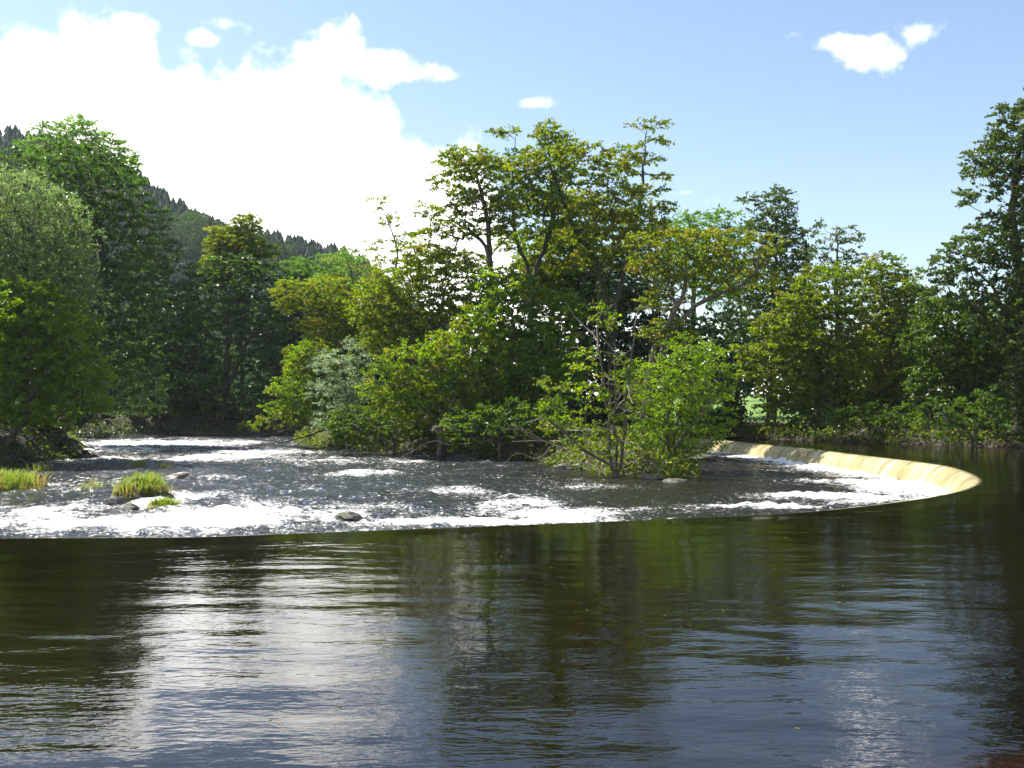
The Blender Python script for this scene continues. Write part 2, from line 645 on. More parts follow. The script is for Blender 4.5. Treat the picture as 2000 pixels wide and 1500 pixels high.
def terrain_height(x, y):
    up_in = inside(upper_poly, x, y)
    lo_in = inside(lower_poly, x, y)
    du = dist_line(upper_poly, x, y)
    dl = dist_line(lower_poly, x, y)
    dc = dist_line(cr_l, x, y, closed=False)
    rough = fbm(x * .35, y * .35, 31, 4)
    water = up_in | lo_in
    dist = np.where(up_in, 0, np.where(lo_in, 0, np.minimum(du, dl)))
    # land
    rise = sstep(dist, 0, 2.2)
    lowland = np.where(dl < du, 1.0, 0.0)
    base = -1.3 * lowland * (1 - sstep(dist, 0, 3.0))
    island_low = ((x > -22) & (x < 13) & (y > 40) & (y < 90)) * 1.0
    top = .75 - .75 * island_low * sstep(dist, 0, 1) * (1 - sstep(y, 50, 75))
    land = base + rise * (top + .18 * rough) + .03 * np.clip(dist - 6, 0, 60) * 0.4
    # near bank where the photographer stands
    near = y < 9
    land = np.where(near & ~water, np.clip((5.2 - y) * .75, -.2, 1.35) + .05 * rough, land)
    # beds
    shore = np.minimum(du, 40)
    shallow = np.exp(-(((x - 5.5) / 3.2) ** 2 + ((y - 9.0) / 3.0) ** 2))
    ubed = -.15 - 1.25 * sstep(shore, 0, 6) + shallow * .75 + .10 * rough
    lbed = -2.1 - .5 * sstep(dl, 0, 6) + .1 * rough
    z = np.where(up_in, ubed, np.where(lo_in, lbed, land))
    z = np.where(dc < 2.6, np.minimum(z, -1.7), z)
    return z, water, dist, up_in


def build_terrain():
    def axis(lo, hi, step, far_lo, far_hi):
        a = list(np.arange(lo, hi + 1e-6, step))
        s = step
        b = [hi]
        while b[-1] < far_hi:
            s *= 1.25
            b.append(b[-1] + s)
        s = step
        c = [lo]
        while c[-1] > far_lo:
            s *= 1.25
            c.append(c[-1] - s)
        return np.array(c[:0:-1] + a + b[1:])
    xs = axis(-62, 62, 1.0, -640, 640)
    ys = axis(-4, 122, .9, -200, 880)
    X, Y = np.meshgrid(xs, ys)
    z, water, dist, up = terrain_height(X, Y)
    field = (~water) & (dist > 5)
    g = np.where(field, sstep(dist, 5, 12), 0) * np.where((Y > 66) | (Y < 3), 1, 0)
    bed = water.astype(float) * sstep(-z, .25, .6)
    v = np.stack([X.ravel(), Y.ravel(), z.ravel()], axis=1)
    o = mesh('ground', v, grid_faces(*X.shape), M['terrain'], attrs={'grass': ('POINT', g.ravel()), 'bed': ('POINT', bed.ravel())}, smooth=True)
    tag(o, kind='structure')


build_terrain()


def ground_z(x, y):
    z, *_ = terrain_height(np.array([float(x)]), np.array([float(y)]))
    return float(z[0])


def pool_waves(x, y):
    calm = .55 + .45 * fbm(x * .13, y * .16, 5, 2)
    h = .0095 * fbm(x * .42, y * .95, 11, 2)
    h = h + .0062 * calm * fbm(x * .95, y * 2.3, 21, 2)
    wob = .35 * fbm(x * .4, y * .4, 48, 2)
    h = h + .0095 * calm * (.5 - np.abs(vn(x * .62 + wob, y * 1.75 + wob, 41)))
    h = h + .0055 * calm * (.5 - np.abs(vn(x * 1.15 - wob, y * 2.9 + wob, 42)))
    env = np.clip(fbm(x * .22, y * .3, 44, 2) + .1, 0, 1)
    h = h + .0042 * env * np.sin(6.283 * (y * 1.75 + x * .30 + 1.6 * fbm(x * .5, y * .4, 45, 2)))
    env = np.clip(fbm(x * .25 + 9, y * .3, 46, 2), 0, 1)
    h = h + .0034 * env * np.sin(6.283 * (y * 2.3 - x * .42 + 1.6 * fbm(x * .55, y * .4, 47, 2)))
    return h


def build_upper_pool():
    t = np.concatenate([np.linspace(0, .6, 5), np.arange(.75, 17.6, .125), np.arange(17.8, 26, .6)])
    P = offset(crest, t)
    X, Y = P[..., 0], P[..., 1]
    fade = sstep(t, 0.0, 1.2)[None, :]
    Z = pool_waves(X, Y) * fade
    # the surface draws down as it runs to the lip
    Z = Z - .045 * (1 - sstep(t, 0, 1.6))[None, :]
    zb, *_ = terrain_height(X.ravel()[::1], Y.ravel()[::1])
    dep = np.clip(-zb.reshape(X.shape) / 1.4, 0, 1)
    v = np.stack([X.ravel(), Y.ravel(), Z.ravel()], axis=1)
    o = mesh('river', v, grid_faces(*X.shape), M['pool'], attrs={'depth': ('POINT', dep.ravel())}, smooth=True)
    tag(o, kind='structure')


build_upper_pool()


def build_fall():
    # profile of the sheet running over the lip and down the stone face (u inwards, z)
    prof = np.array([(0, -.045), (.10, -.055), (.22, -.08), (.36, -.14), (.50, -.24), (.62, -.37), (.72, -.52), (.82, -.68), (.92, -.86), (.98, -.98)])
    P = offset(crest, -prof[:, 0])
    X, Y = P[..., 0], P[..., 1]
    s = np.arange(len(crest)) * .15
    S = np.repeat(s[:, None], len(prof), 1)
    U = np.repeat(prof[None, :, 0], len(crest), 0)
    bulge = .07 * fbm(S * .9, U * 1.2, 3, 4) * sstep(U, .06, .5)
    Z = np.repeat(prof[None, :, 1], len(crest), 0) + bulge
    v = np.stack([X.ravel(), Y.ravel(), Z.ravel()], axis=1)
    o = mesh('waterfall', v, grid_faces(*X.shape), M['fall'], attrs={'along': ('POINT', S.ravel()), 'down': ('POINT', U.ravel())}, smooth=True)
    tag(o, kind='structure')
    # stone weir under the sheet
    body = np.array([(.6, -1.6), (.35, -.16), (0, -.16), (-.12, -.17), (-.30, -.26), (-.46, -.40), (-.58, -.56), (-.70, -.76), (-.80, -1.0), (-.86, -1.6)])
    line = crest[::3]
    P = offset(line, body[:, 0])
    Z = np.repeat(body[None, :, 1], len(line), 0)
    v = np.stack([P[..., 0].ravel(), P[..., 1].ravel(), Z.ravel()], axis=1)
    w = mesh('weir', v, grid_faces(*Z.shape), M['weir_stone'], smooth=False)
    tag(w, 'long curved stone weir under the sheet of falling golden water', 'weir')


build_fall()

FOAM = [  # photograph pixel, radii, strength: where the rapids break white
    (480, 1018, 190, 26, 1.0), (620, 1008, 120, 18, .75), (230, 1032, 300, 14, .85), (90, 1012, 150, 30, .55), (330, 985, 90, 20, .7), (950, 1024, 260, 9, .95),
    (1090, 1008, 140, 15, .85), (1020, 990, 90, 12, .6), (900, 962, 80, 6, .42), (980, 975, 90, 6, .4), (690, 928, 75, 5, .5), (610, 900, 120, 8, .5), (300, 862, 180, 9, .85),
    (250, 876, 90, 6, .7), (420, 893, 90, 7, .65), (520, 880, 110, 8, .6), (300, 895, 110, 7, .55), (60, 905, 110, 6, .45), (160, 985, 60, 7, .5), (1180, 1003, 160, 8, .5),
    (1300, 1003, 180, 7, .6), (1480, 995, 180, 7, .75), (1640, 978, 150, 12, .85), (1760, 955, 110, 20, 1.1), (1830, 945, 50, 18, 1.2), (1600, 945, 90, 7, .5), (1680, 935, 90, 9, .6),
    (1500, 925, 100, 5, .3), (1170, 955, 100, 6, .35), (1040, 940, 90, 5, .35), (800, 905, 90, 5, .4), (150, 950, 80, 6, .4), (400, 935, 90, 5, .3), (560, 960, 60, 6, .25)]


def lower_level(x, y):
    return -DROP - .008 * np.clip(y - 45, 0, 60) * sstep(-x, -6, 14)


def build_rapids():
    ys = [21.0]
    while ys[-1] < 110:
        ys.append(ys[-1] + max(.12, ys[-1] * .0055))
    ys = np.array(ys)
    nc = 520
    u = np.linspace(0, 1, nc)
    Y = np.repeat(ys[:, None], nc, 1)
    xl = -np.maximum(.62 * ys + 6, 20)
    xr = np.where(ys < 75, 22.0, 5.0)
    X = xl[:, None] + (xr - xl)[:, None] * u[None, :]
    base = lower_level(X, Y)
    foam = np.zeros(X.shape)
    for px, py, rx, ry, s in FOAM:
        c = at(px, py, -.88)
        rxw = rx / FPX * c[1]
        ryw = max(.5, ry * c[1] ** 2 / (FPX * (EYE + .88)))
        q = ((X - c[0]) / rxw) ** 2 + ((Y - c[1]) / ryw) ** 2
        foam = np.maximum(foam, s * np.exp(-q * .8))
    dc = dist_line(cr_l, X, Y, closed=False)
    foot = np.exp(-np.maximum(dc - 1.0, 0) / np.where(X > 9, 1.5, .8)) * 1.2
    foam = np.maximum(foam, foot)
    streak = fbm(X * .35, Y * .5, 61, 4)
    run = sstep(-X, -8, 4)
    foam = np.clip(foam * (1 + .95 * streak) + .34 * run * (fbm(X * .7, Y * .55, 71, 4) + .42) + .10, 0, 1.25)
    rapid = .25 + .75 * run
    Z = base + rapid * (.17 * fbm(X * .33, Y * .42, 51, 3) + .10 * fbm(X * 1.1, Y * 1.0, 52, 3)) + .03 * fbm(X * 3.4, Y * 3.0, 53, 2)
    Z = Z + .10 * foam * np.abs(fbm(X * 1.5, Y * 1.4, 54, 3)) * 2.2
    F = grid_faces(*X.shape)
    inn = inside(lower_poly, X.ravel(), Y.ravel()) | (dist_line(lower_poly, X, Y).ravel() < 1.2)
    up = inside(upper_poly, X.ravel(), Y.ravel())
    keep = inn[F].all(axis=1) & ~up[F].any(axis=1)
    F = F[keep]
    used = np.unique(F)
    remap = np.full(X.size, -1)
    remap[used] = np.arange(len(used))
    v = np.stack([X.ravel(), Y.ravel(), Z.ravel()], axis=1)[used]
    o = mesh('rapids', v, remap[F], M['rapids'], attrs={'depth': ('POINT', np.full(len(used), .8)), 'foam': ('POINT', foam.ravel()[used]), 'churn_sky_tint': ('POINT', (run * (.6 + .4 * streak)).ravel()[used])}, smooth=True)
    tag(o, kind='structure')


build_rapids()

# ------------------------------------------------------------------ trees
def unit(v):
    return v / np.maximum(np.linalg.norm(v, axis=-1, keepdims=True), 1e-9)


def leaves(centers, normals, axis, size, width, fold, r):
    """kite-shaped leaves folded a little along the midrib; returns verts, quads"""
    n = len(centers)
    nr = unit(normals)
    ax = unit(axis - nr * np.sum(axis * nr, axis=1, keepdims=True))
    sd_ = np.cross(nr, ax)
    L = size[:, None]
    W = L * width
    a = centers - ax * L * .5
    c = centers + ax * L * .5 - nr * L * .10
    mid = centers - ax * L * .05
    b = mid + sd_ * W * .5 + nr * W * fold
    d = mid - sd_ * W * .5 + nr * W * fold
    v = np.stack([a, b, c, d], axis=1).reshape(-1, 3)
    return v, np.arange(n * 4).reshape(n, 4)


def tubes(pos, par, rad, sel, k, main):
    """frustum per edge of the skeleton; rings shared in direction so limbs read as continuous"""
    idx = np.array([i for i in sel if par[i] >= 0], dtype=int)
    if len(idx) == 0:
        return np.zeros((0, 3)), np.zeros((0, 4), int)
    p = par[idx]
    dirn = np.zeros_like(pos)
    ok = par >= 0
    dirn[ok] = unit(pos[ok] - pos[par[ok]])
    dirn[~ok] = (0, 0, 1)
    d1 = dirn[idx]
    d0 = np.where(main[idx][:, None], dirn[p], d1)
    r1 = rad[idx]
    r0 = np.where(main[idx], rad[p], np.minimum(rad[p], rad[idx] * 1.25))
    ref = np.array([.83, .21, .11])
    ang = np.arange(k) / k * 2 * math.pi

    def ring(c, d, r):
        u = unit(np.cross(d, ref))
        w = np.cross(d, u)
        return c[:, None, :] + (u[:, None, :] * np.cos(ang)[None, :, None] + w[:, None, :] * np.sin(ang)[None, :, None]) * r[:, None, None]
    A = ring(pos[p], d0, r0)
    B = ring(pos[idx], d1, r1)
    v = np.concatenate([A, B], axis=1).reshape(-1, 3)
    o = (np.arange(len(idx)) * 2 * k)[:, None]
    j = np.arange(k)
    j2 = (j + 1) % k
    f = np.stack([o + j, o + j2, o + k + j2, o + k + j], axis=2).reshape(-1, 4)
    return v, f


SPEC = {   # leaf length, width ratio, leaves per clump, clump radius, flatness, up bias, clump spacing, bark
    'alder':        dict(leaf=.165, wid=.80, n=80, cr=.64, flat=.48, up=.6, sp=.60, bark='bark', twigs=6),
    'alder_bright': dict(leaf=.16, wid=.78, n=82, cr=.62, flat=.55, up=.6, sp=.64, bark='bark', twigs=6),
    'willow':       dict(leaf=.28, wid=.28, n=72, cr=.8, flat=.75, up=.25, sp=.80, bark='bark', twigs=8),
    'silver':       dict(leaf=.22, wid=.30, n=100, cr=.75, flat=.6, up=.4, sp=.72, bark='bark', twigs=8),
    'sycamore':     dict(leaf=.26, wid=.85, n=56, cr=.85, flat=.42, up=.9, sp=1.0, bark='bark_dark', twigs=7),
    'ash':          dict(leaf=.22, wid=.42, n=105, cr=.9, flat=.5, up=.6, sp=.8, bark='bark', twigs=8),
    'oak':          dict(leaf=.20, wid=.62, n=70, cr=.70, flat=.5, up=.5, sp=.74, bark='bark_dark', twigs=8),
    'hazel':        dict(leaf=.17, wid=.75, n=86, cr=.6, flat=.45, up=.6, sp=.66, bark='bark_dark', twigs=6),
    'dark':         dict(leaf=.36, wid=.7, n=52, cr=1.1, flat=.5, up=.5, sp=.98, bark='bark_dark', twigs=7),
}
N_LEAVES = 0


def make_tree(name, spec, label, cat, d, base_px, trunks, blobs, seed=0, dens=1.0, leafk=1.0, brown=0.0, trunk_r=.17, thin=1.0, dead=0, group=None, bs=1.0, ivy=False, bark=None, sag=0.0):
    """trunks / blobs are given by where the photograph shows them, at distance d; all built as world geometry"""
    global N_LEAVES
    r = np.random.default_rng(1000 + seed)
    S = SPEC[spec]
    bk = M[bark or S['bark']]
    bx = (base_px - 1000) / FPX * d
    bz = ground_z(bx, d) - .1
    root = empty(name, (bx, d, bz))
    tag(root, label, cat, group)
    org = np.array((bx, d, bz))
    pos, par, istr = [], [], []
    for tr in trunks:
        pts = [org + np.array((r.normal(0, .1) if len(trunks) > 1 else 0, r.normal(0, .25) if len(trunks) > 1 else 0, 0))]
        for q in tr:
            p = pt(q[0], q[1], d)
            p[1] += q[2] if len(q) > 2 else r.normal(0, .25)
            pts.append(p)
        sp = spline(pts, .55)
        sp[1:] += r.normal(0, .035, (len(sp) - 1, 3))
        prev = -1
        for p in sp:
            pos.append(p)
            par.append(prev)
            istr.append(True)
            prev = len(pos) - 1
    # clumps in the blobs
    cand = []
    for b in blobs:
        px, py, rx, ry = b[:4]
        dy = b[4] if len(b) > 4 else 0
        c = pt(px, py, d)
        c[1] += dy
        sh = S['cr'] * .35 / d * FPX
        rx, ry = max(rx * 1.14 * bs - sh, rx * .6), max(ry * 1.2 * bs - sh, ry * .6)
        rad = np.array((rx / FPX * d, max(min(rx, ry * 1.6) / FPX * d * .95, .8), ry / FPX * d))
        n = int(np.prod(np.maximum(rad, .5)) * 4.19 / (S['sp'] ** 3) * 3.0 * dens) + 3
        u = unit(r.normal(size=(n, 3)))
        rr = r.random(n) ** (1 / 3.4)
        cand.append(c + u * rr[:, None] * rad)
    cand = np.concatenate(cand)
    r.shuffle(cand)
    kept = []
    sp2 = (S['sp'] / max(dens, .3) ** .33) ** 2
    K = np.empty((0, 3))
    for c in cand:
        if len(K) == 0 or np.min(np.sum(((K - c) * (1, 1, 1.25)) ** 2, axis=1)) > sp2:
            K = np.vstack([K, c])
    K = K[K[:, 2] > bz + .25]
    tp = np.array(pos)
    order = np.argsort([np.min(np.linalg.norm(tp - c, axis=1)) for c in K])
    plen = [0.0] * len(pos)
    for i in range(len(pos)):
        if par[i] >= 0:
            plen[i] = plen[par[i]] + .55
    clump_node = []
    for ci in order:
        c = K[ci]
        P = np.array(pos)
        dv = c - P
        hd = np.hypot(dv[:, 0], dv[:, 1])
        dist = np.linalg.norm(dv, axis=1)
        cost = dist + .7 * np.maximum(0, P[:, 2] - c[2] + .35 * hd) + .06 * np.array(plen)
        a = int(np.argmin(cost))
        L = dist[a]
        k = max(1, int(math.ceil(L / .6)))
        prev = a
        side = r.normal(0, .10, 3) * L * .5
        for j in range(1, k + 1):
            u = j / k
            q = P[a] + dv[a] * u
            w = math.sin(math.pi * u)
            q = q + side * w + np.array((0, 0, -.10 * L * w * (1 if sag == 0 else -sag)))
            if j < k:
                q = q + r.normal(0, .05, 3)
            pos.append(q)
            par.append(prev)
            istr.append(False)
            plen.append(plen[prev] + L / k)
            prev = len(pos) - 1
        clump_node.append((prev, a))
    deadset = set()
    for _ in range(dead):
        a = int(r.integers(0, len(tp)))
        if tp[a][2] < bz + .5:
            continue
        q = np.array(pos[a])
        dr = unit(np.array((r.normal(0, 1), r.normal(0, .6), r.normal(.15, .35))))
        prev = a
        for j in range(int(r.integers(3, 7))):
            dr = unit(dr + r.normal(0, .22, 3))
            q = q + dr * .4
            pos.append(q.copy())
            par.append(prev)
            istr.append(False)
            prev = len(pos) - 1
            deadset.add(prev)
    pos = np.array(pos)
    par = np.array(par)
    istr = np.array(istr)
    n = len(pos)
    acc = np.zeros(n)
    acc[:] = .010 ** 2.2
    big = np.full(n, -1)
    bigv = np.zeros(n)
    rad = np.zeros(n)
    for i in range(n - 1, -1, -1):
        rad[i] = acc[i] ** (1 / 2.2)
        p = par[i]
        if p >= 0:
            acc[p] += acc[i]
            score = rad[i] + (10 if istr[i] and istr[p] else 0)
            if score > bigv[p]:
                bigv[p] = score
                big[p] = i
    # a trunk swells to its stated thickness at the foot
    rmax = rad.max()
    s = trunk_r / rmax
    rad = rad * np.where(rad > .02, s ** np.clip(np.log(np.maximum(rad, .02) / .02) / math.log(max(rmax / .02, 1.2)), 0, 1), 1.0)
    main = np.zeros(n, bool)
    main[big[big >= 0]] = True
    tsel = [i for i in range(n) if istr[i]]
    v, f = tubes(pos, par, rad, tsel, 8, main)
    mesh('trunk', v, f, bk, root, org, smooth=True)
    if ivy:
        ti = np.array([i for i in tsel if par[i] >= 0 and rad[i] > .05])
        m_ = len(ti) * 150
        k_ = ti[r.integers(0, len(ti), m_)]
        u_ = r.random((m_, 1))
        ctr = pos[k_] * u_ + pos[par[k_]] * (1 - u_)
        q_ = unit(r.normal(size=(m_, 3)))
        P_ = ctr + q_ * (rad[k_] + r.random(m_) ** 2 * .22)[:, None]
        v, f = leaves(P_, q_ + r.normal(0, .5, (m_, 3)), np.array((0, 0, -1.0)) + r.normal(0, .5, (m_, 3)), r.uniform(.09, .17, m_), .85, .1, r)
        mesh('ivy', v, f, M['hazel'], root, org, attrs={'tint': ('FACE', r.random(m_) * .8), 'brown': ('FACE', np.zeros(m_))})['kind'] = 'stuff'
    b1 = [i for i in range(n) if not istr[i] and rad[i] >= .028]
    b2 = [i for i in range(n) if not istr[i] and rad[i] < .028 and i not in deadset]
    v1, f1 = tubes(pos, par, rad, b1, 5, main)
    v2, f2 = tubes(pos, par, rad, b2, 3, main)
    if len(v1) + len(v2):
        mesh('branches', np.concatenate([v1, v2]), np.concatenate([f1, f2 + len(v1)]), bk, root, org, smooth=True)['kind'] = 'stuff'
    if deadset:
        v, f = tubes(pos, par, np.maximum(rad * 1.4, .014), sorted(deadset), 4, main)
        mesh('dead_branches', v, f, M['deadwood'], root, org)['kind'] = 'stuff'
    # leaves: sprays of twigs leaving each clump
    Cn, Nn, An, Sz, Tn, Bn = [], [], [], [], [], []
    per = max(4, int(S['n'] * thin))
    for (ni, a) in clump_node:
        c = pos[ni]
        outd = unit(c - pos[a] + np.array((0, 0, .05)))
        nt = S['twigs']
        ctint = np.clip(r.normal(.45, .17), 0, 1)
        cb = np.clip(brown * .75 + r.normal(0, .17) if brown > 0 else 0, 0, .9)
        cr = S['cr'] * r.uniform(.75, 1.2)
        td = unit(r.normal(size=(nt, 3)) * (1, 1, S['flat']) + outd * .55)
        k = r.integers(0, nt, per)
        u = r.random(per) ** .7
        p = c + td[k] * (u * cr)[:, None] * (1, 1, .8) + r.normal(0, .065, (per, 3)) * (1, 1, .6)
        p[:, 2] -= .12 * u * u * cr
        nn = np.stack([r.normal(0, .75, per), r.normal(0, .75, per), r.normal(0, .45, per) + S['up']], axis=1)
        ax = td[k] + r.normal(0, .7, (per, 3)) + np.array((0, 0, -.25))
        Cn.append(p)
        Nn.append(nn)
        An.append(ax)
        Sz.append(S['leaf'] * leafk * r.uniform(.65, 1.25, per))
        Tn.append(np.clip(ctint + r.normal(0, .17, per), 0, 1))
        Bn.append(np.clip(cb + r.normal(0, .10, per) * (brown > 0), 0, 1))
    if Cn:
        Cn = np.concatenate(Cn)
        ok = Cn[:, 2] > -.85
        v, f = leaves(Cn[ok], np.concatenate(Nn)[ok], np.concatenate(An)[ok], np.concatenate(Sz)[ok], S['wid'], .16, r)
        N_LEAVES += len(f)
        o = mesh('crown', v, f, M[spec], root, org, attrs={'tint': ('FACE', np.concatenate(Tn)[ok]), 'brown': ('FACE', np.concatenate(Bn)[ok])})
        o['kind'] = 'stuff'
    return root


# ---- left bank
make_tree('willow_tree', 'willow', 'silvery green willow with a dense domed crown of fine narrow leaves at the left edge', 'tree', 58, 40,
          [[(50, 700), (45, 560), (50, 430)], [(80, 700), (110, 560), (130, 480)]],
          [(30, 420, 105, 85), (95, 470, 90, 85), (20, 540, 120, 110), (130, 560, 65, 75), (60, 620, 110, 70), (-80, 480, 90, 120)], 1, 1.25, trunk_r=.2)
make_tree('alder_tree', 'alder_bright', 'low bright yellow-green alder reaching out over the left bank below the silvery willow', 'tree', 55, 20,
          [[(40, 780), (60, 680), (70, 590)], [(60, 780), (130, 700), (200, 640)]],
          [(40, 610, 100, 60), (110, 650, 75, 55), (185, 635, 34, 18), (30, 710, 110, 60), (130, 730, 75, 60), (60, 790, 100, 40), (170, 790, 50, 30), (-60, 700, 80, 90)], 2, 1.0, trunk_r=.16)
make_tree('sycamore_tree', 'sycamore', 'tall dark green sycamore rising behind the silvery willow on the left bank', 'tree', 78, 110,
          [[(170, 720), (205, 560), (190, 430), (170, 330)]],
          [(120, 315, 100, 40), (60, 305, 60, 32), (200, 350, 75, 50), (235, 410, 55, 55), (170, 430, 90, 70), (215, 500, 80, 80), (240, 590, 75, 80), (225, 690, 85, 80), (260, 760, 70, 50),
           (150, 600, 80, 100), (20, 330, 60, 40)], 3, 1.1, trunk_r=.34)
make_tree('ash_tree', 'ash', 'light green feathery ash crown standing above the dark sycamore at far left', 'tree', 112, 165,
          [[(165, 600), (160, 400), (150, 290)]],
          [(105, 262, 38, 26), (150, 262, 50, 32), (200, 285, 45, 26), (245, 310, 30, 24), (70, 285, 35, 22), (150, 320, 90, 40), (250, 350, 30, 30)], 4, .9, trunk_r=.26, thin=.85, leafk=1.25)
make_tree('sycamore_tree', 'sycamore', 'round-headed sycamore with a bulging sunlit top between the tall dark sycamore and the hill', 'tree', 109, 300,
          [[(300, 700), (300, 560), (298, 450)]],
          [(295, 430, 42, 32), (310, 490, 40, 40), (285, 540, 50, 60), (310, 600, 45, 60), (290, 680, 60, 70), (310, 770, 70, 50)], 5, .9, trunk_r=.28, leafk=1.2)
make_tree('alder_tree', 'alder', 'yellowish alder top standing up against the wooded hill', 'tree', 112, 470,
          [[(470, 700), (465, 560), (468, 450)]],
          [(432, 455, 32, 16), (482, 440, 30, 20), (460, 480, 55, 26), (510, 490, 32, 18), (455, 520, 60, 30)], 6, 1.0, leafk=1.35, brown=.18, trunk_r=.25)
make_tree('sycamore_tree', 'sycamore', 'broad sycamore with a dark straight trunk on the far bank beyond the left rapids', 'tree', 108, 442,
          [[(442, 720), (445, 620), (450, 530)], [(445, 760), (480, 680), (520, 600)]],
          [(455, 530, 75, 32), (390, 560, 45, 40), (510, 550, 50, 40), (430, 600, 70, 50), (500, 630, 65, 50), (380, 650, 50, 50), (430, 700, 50, 40), (520, 710, 55, 50), (400, 760, 70, 40), (480, 790, 80, 35)],
          7, .85, leafk=1.3, trunk_r=.36)
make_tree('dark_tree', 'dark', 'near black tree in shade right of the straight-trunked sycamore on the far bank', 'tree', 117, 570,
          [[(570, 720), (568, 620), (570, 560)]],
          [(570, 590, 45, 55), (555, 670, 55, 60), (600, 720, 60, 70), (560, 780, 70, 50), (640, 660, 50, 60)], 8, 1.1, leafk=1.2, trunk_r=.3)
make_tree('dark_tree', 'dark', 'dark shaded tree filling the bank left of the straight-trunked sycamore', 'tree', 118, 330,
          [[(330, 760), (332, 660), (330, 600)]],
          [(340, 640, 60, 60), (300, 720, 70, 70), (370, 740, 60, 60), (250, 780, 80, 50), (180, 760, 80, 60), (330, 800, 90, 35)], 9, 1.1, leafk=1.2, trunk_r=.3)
make_tree('ash_tree', 'ash', 'pale grey-green ash crown low on the skyline where the hill runs out', 'tree', 118, 600,
          [[(600, 720), (605, 600), (610, 510)]],
          [(590, 522, 36, 20), (640, 520, 40, 22), (610, 552, 60, 30), (675, 505, 26, 20)], 10, 1.0, leafk=1.4, trunk_r=.25)
make_tree('ash_tree', 'ash', 'bright light green ash beside the thin bare-topped alder at the left of the island', 'tree', 84, 700,
          [[(700, 720), (695, 600), (685, 520)]],
          [(680, 515, 42, 30), (640, 560, 40, 26), (705, 560, 45, 34), (740, 600, 50, 40), (690, 620, 50, 36)], 11, 1.0, brown=.05, trunk_r=.22)

make_tree('dark_tree', 'dark', 'tall dark tree mostly out of the picture behind the silvery willow at far left', 'tree', 66, -190,
          [[(-190, 700), (-185, 560), (-180, 430)]],
          [(-180, 420, 110, 90), (-250, 520, 120, 110), (-120, 560, 110, 110), (-180, 680, 150, 110), (-60, 700, 80, 100)], 53, .9, trunk_r=.3)
make_tree('hazel_bush', 'hazel', 'dark bush on the left bank above the fallen log', 'bush', 60, 70,
          [[(70, 850), (60, 800)], [(72, 850), (110, 815)], [(66, 850), (20, 820)]],
          [(40, 810, 60, 36), (100, 815, 50, 34), (0, 840, 50, 36), (70, 850, 70, 20), (-70, 820, 70, 50)], 54, 1.0, trunk_r=.08)
make_tree('dark_tree', 'dark', 'low dark scrubby tree at the water bend behind the fallen log', 'tree', 99, 130,
          [[(130, 800), (132, 750)]],
          [(150, 740, 60, 36), (90, 760, 60, 40), (180, 795, 50, 28), (120, 810, 70, 26), (210, 760, 40, 30)], 56, 1.0, trunk_r=.16)
# ---- the wooded island in the middle
make_tree('alder_tree', 'alder', 'rust-tinged alder leaning out left over the rapids from the island', 'tree', 78, 735,
          [[(728, 780), (700, 670), (650, 615), (590, 592)]],
          [(578, 570, 42, 22), (625, 590, 55, 24), (645, 560, 42, 20), (690, 600, 50, 34), (640, 640, 50, 26), (700, 660, 45, 36), (560, 600, 24, 14)], 12, 1.0, brown=.22, trunk_r=.2, bs=1.12)
make_tree('alder_tree', 'alder_bright', 'low bushy alder trailing its branches into the rapids at the left tip of the island', 'tree', 75, 690,
          [[(660, 830), (600, 830), (540, 845)], [(670, 800), (630, 740), (590, 710)]],
          [(510, 832, 34, 16), (555, 810, 45, 24), (600, 760, 50, 34), (560, 760, 30, 20), (610, 700, 45, 30), (640, 800, 55, 36), (600, 845, 50, 18), (660, 740, 45, 40)], 13, 1.1, brown=.08, trunk_r=.15, bs=1.15)
make_tree('willow_tree', 'silver', 'small silver-leaved willow glinting among the green alders at the left of the island', 'tree', 70, 680,
          [[(680, 800), (670, 720), (660, 670)]],
          [(655, 715, 42, 34), (630, 765, 34, 28), (695, 690, 36, 32), (690, 770, 40, 44), (665, 820, 50, 28)], 14, 1.1, trunk_r=.14)
make_tree('alder_tree', 'alder', 'thin sparse alder with a crooked bare-topped spire left of the tall island alders', 'tree', 74, 790,
          [[(790, 740), (772, 560), (776, 490), (760, 440), (738, 392)]],
          [(742, 395, 22, 14), (762, 430, 26, 16), (730, 478, 18, 16), (790, 470, 34, 16), (745, 520, 40, 18), (800, 520, 36, 22), (775, 560, 50, 26)], 15, .85, thin=.7, brown=.15, trunk_r=.15, dead=6)
make_tree('alder_tree', 'alder', 'tall alder whose straight dark trunk forks into a spreading flat-layered crown', 'tree', 66, 962,
          [[(962, 760), (962, 640), (957, 492), (950, 420), (930, 340)], [(962, 700), (960, 520), (965, 490), (1010, 445), (1040, 420)], [(960, 700), (958, 520), (930, 460), (870, 420)]],
          [(910, 315, 50, 26), (885, 355, 40, 20), (950, 330, 45, 26), (935, 385, 58, 24), (865, 415, 46, 18), (980, 390, 40, 26), (900, 450, 60, 18), (835, 455, 36, 12), (1005, 430, 36, 18), (960, 440, 40, 20),
           (830, 490, 50, 16)], 16, 1.3, brown=.08, trunk_r=.18, bark='bark_dark', bs=1.12)
make_tree('alder_tree', 'alder', 'alder carrying the two small tufted crown tips in the middle of the skyline', 'tree', 69, 1050,
          [[(1045, 760), (1035, 600), (1030, 520), (1005, 450), (1000, 330)], [(1045, 760), (1038, 600), (1050, 520), (1080, 420), (1072, 280)]],
          [(985, 258, 24, 12), (1070, 262, 32, 22), (1050, 300, 46, 18), (1000, 315, 44, 18), (1095, 290, 34, 20), (1080, 335, 50, 22), (1020, 350, 45, 22), (1050, 390, 50, 26), (1090, 440, 36, 24), (1015, 470, 40, 22)],
          17, 1.35, brown=.05, trunk_r=.18, bark='bark_dark', bs=1.12)
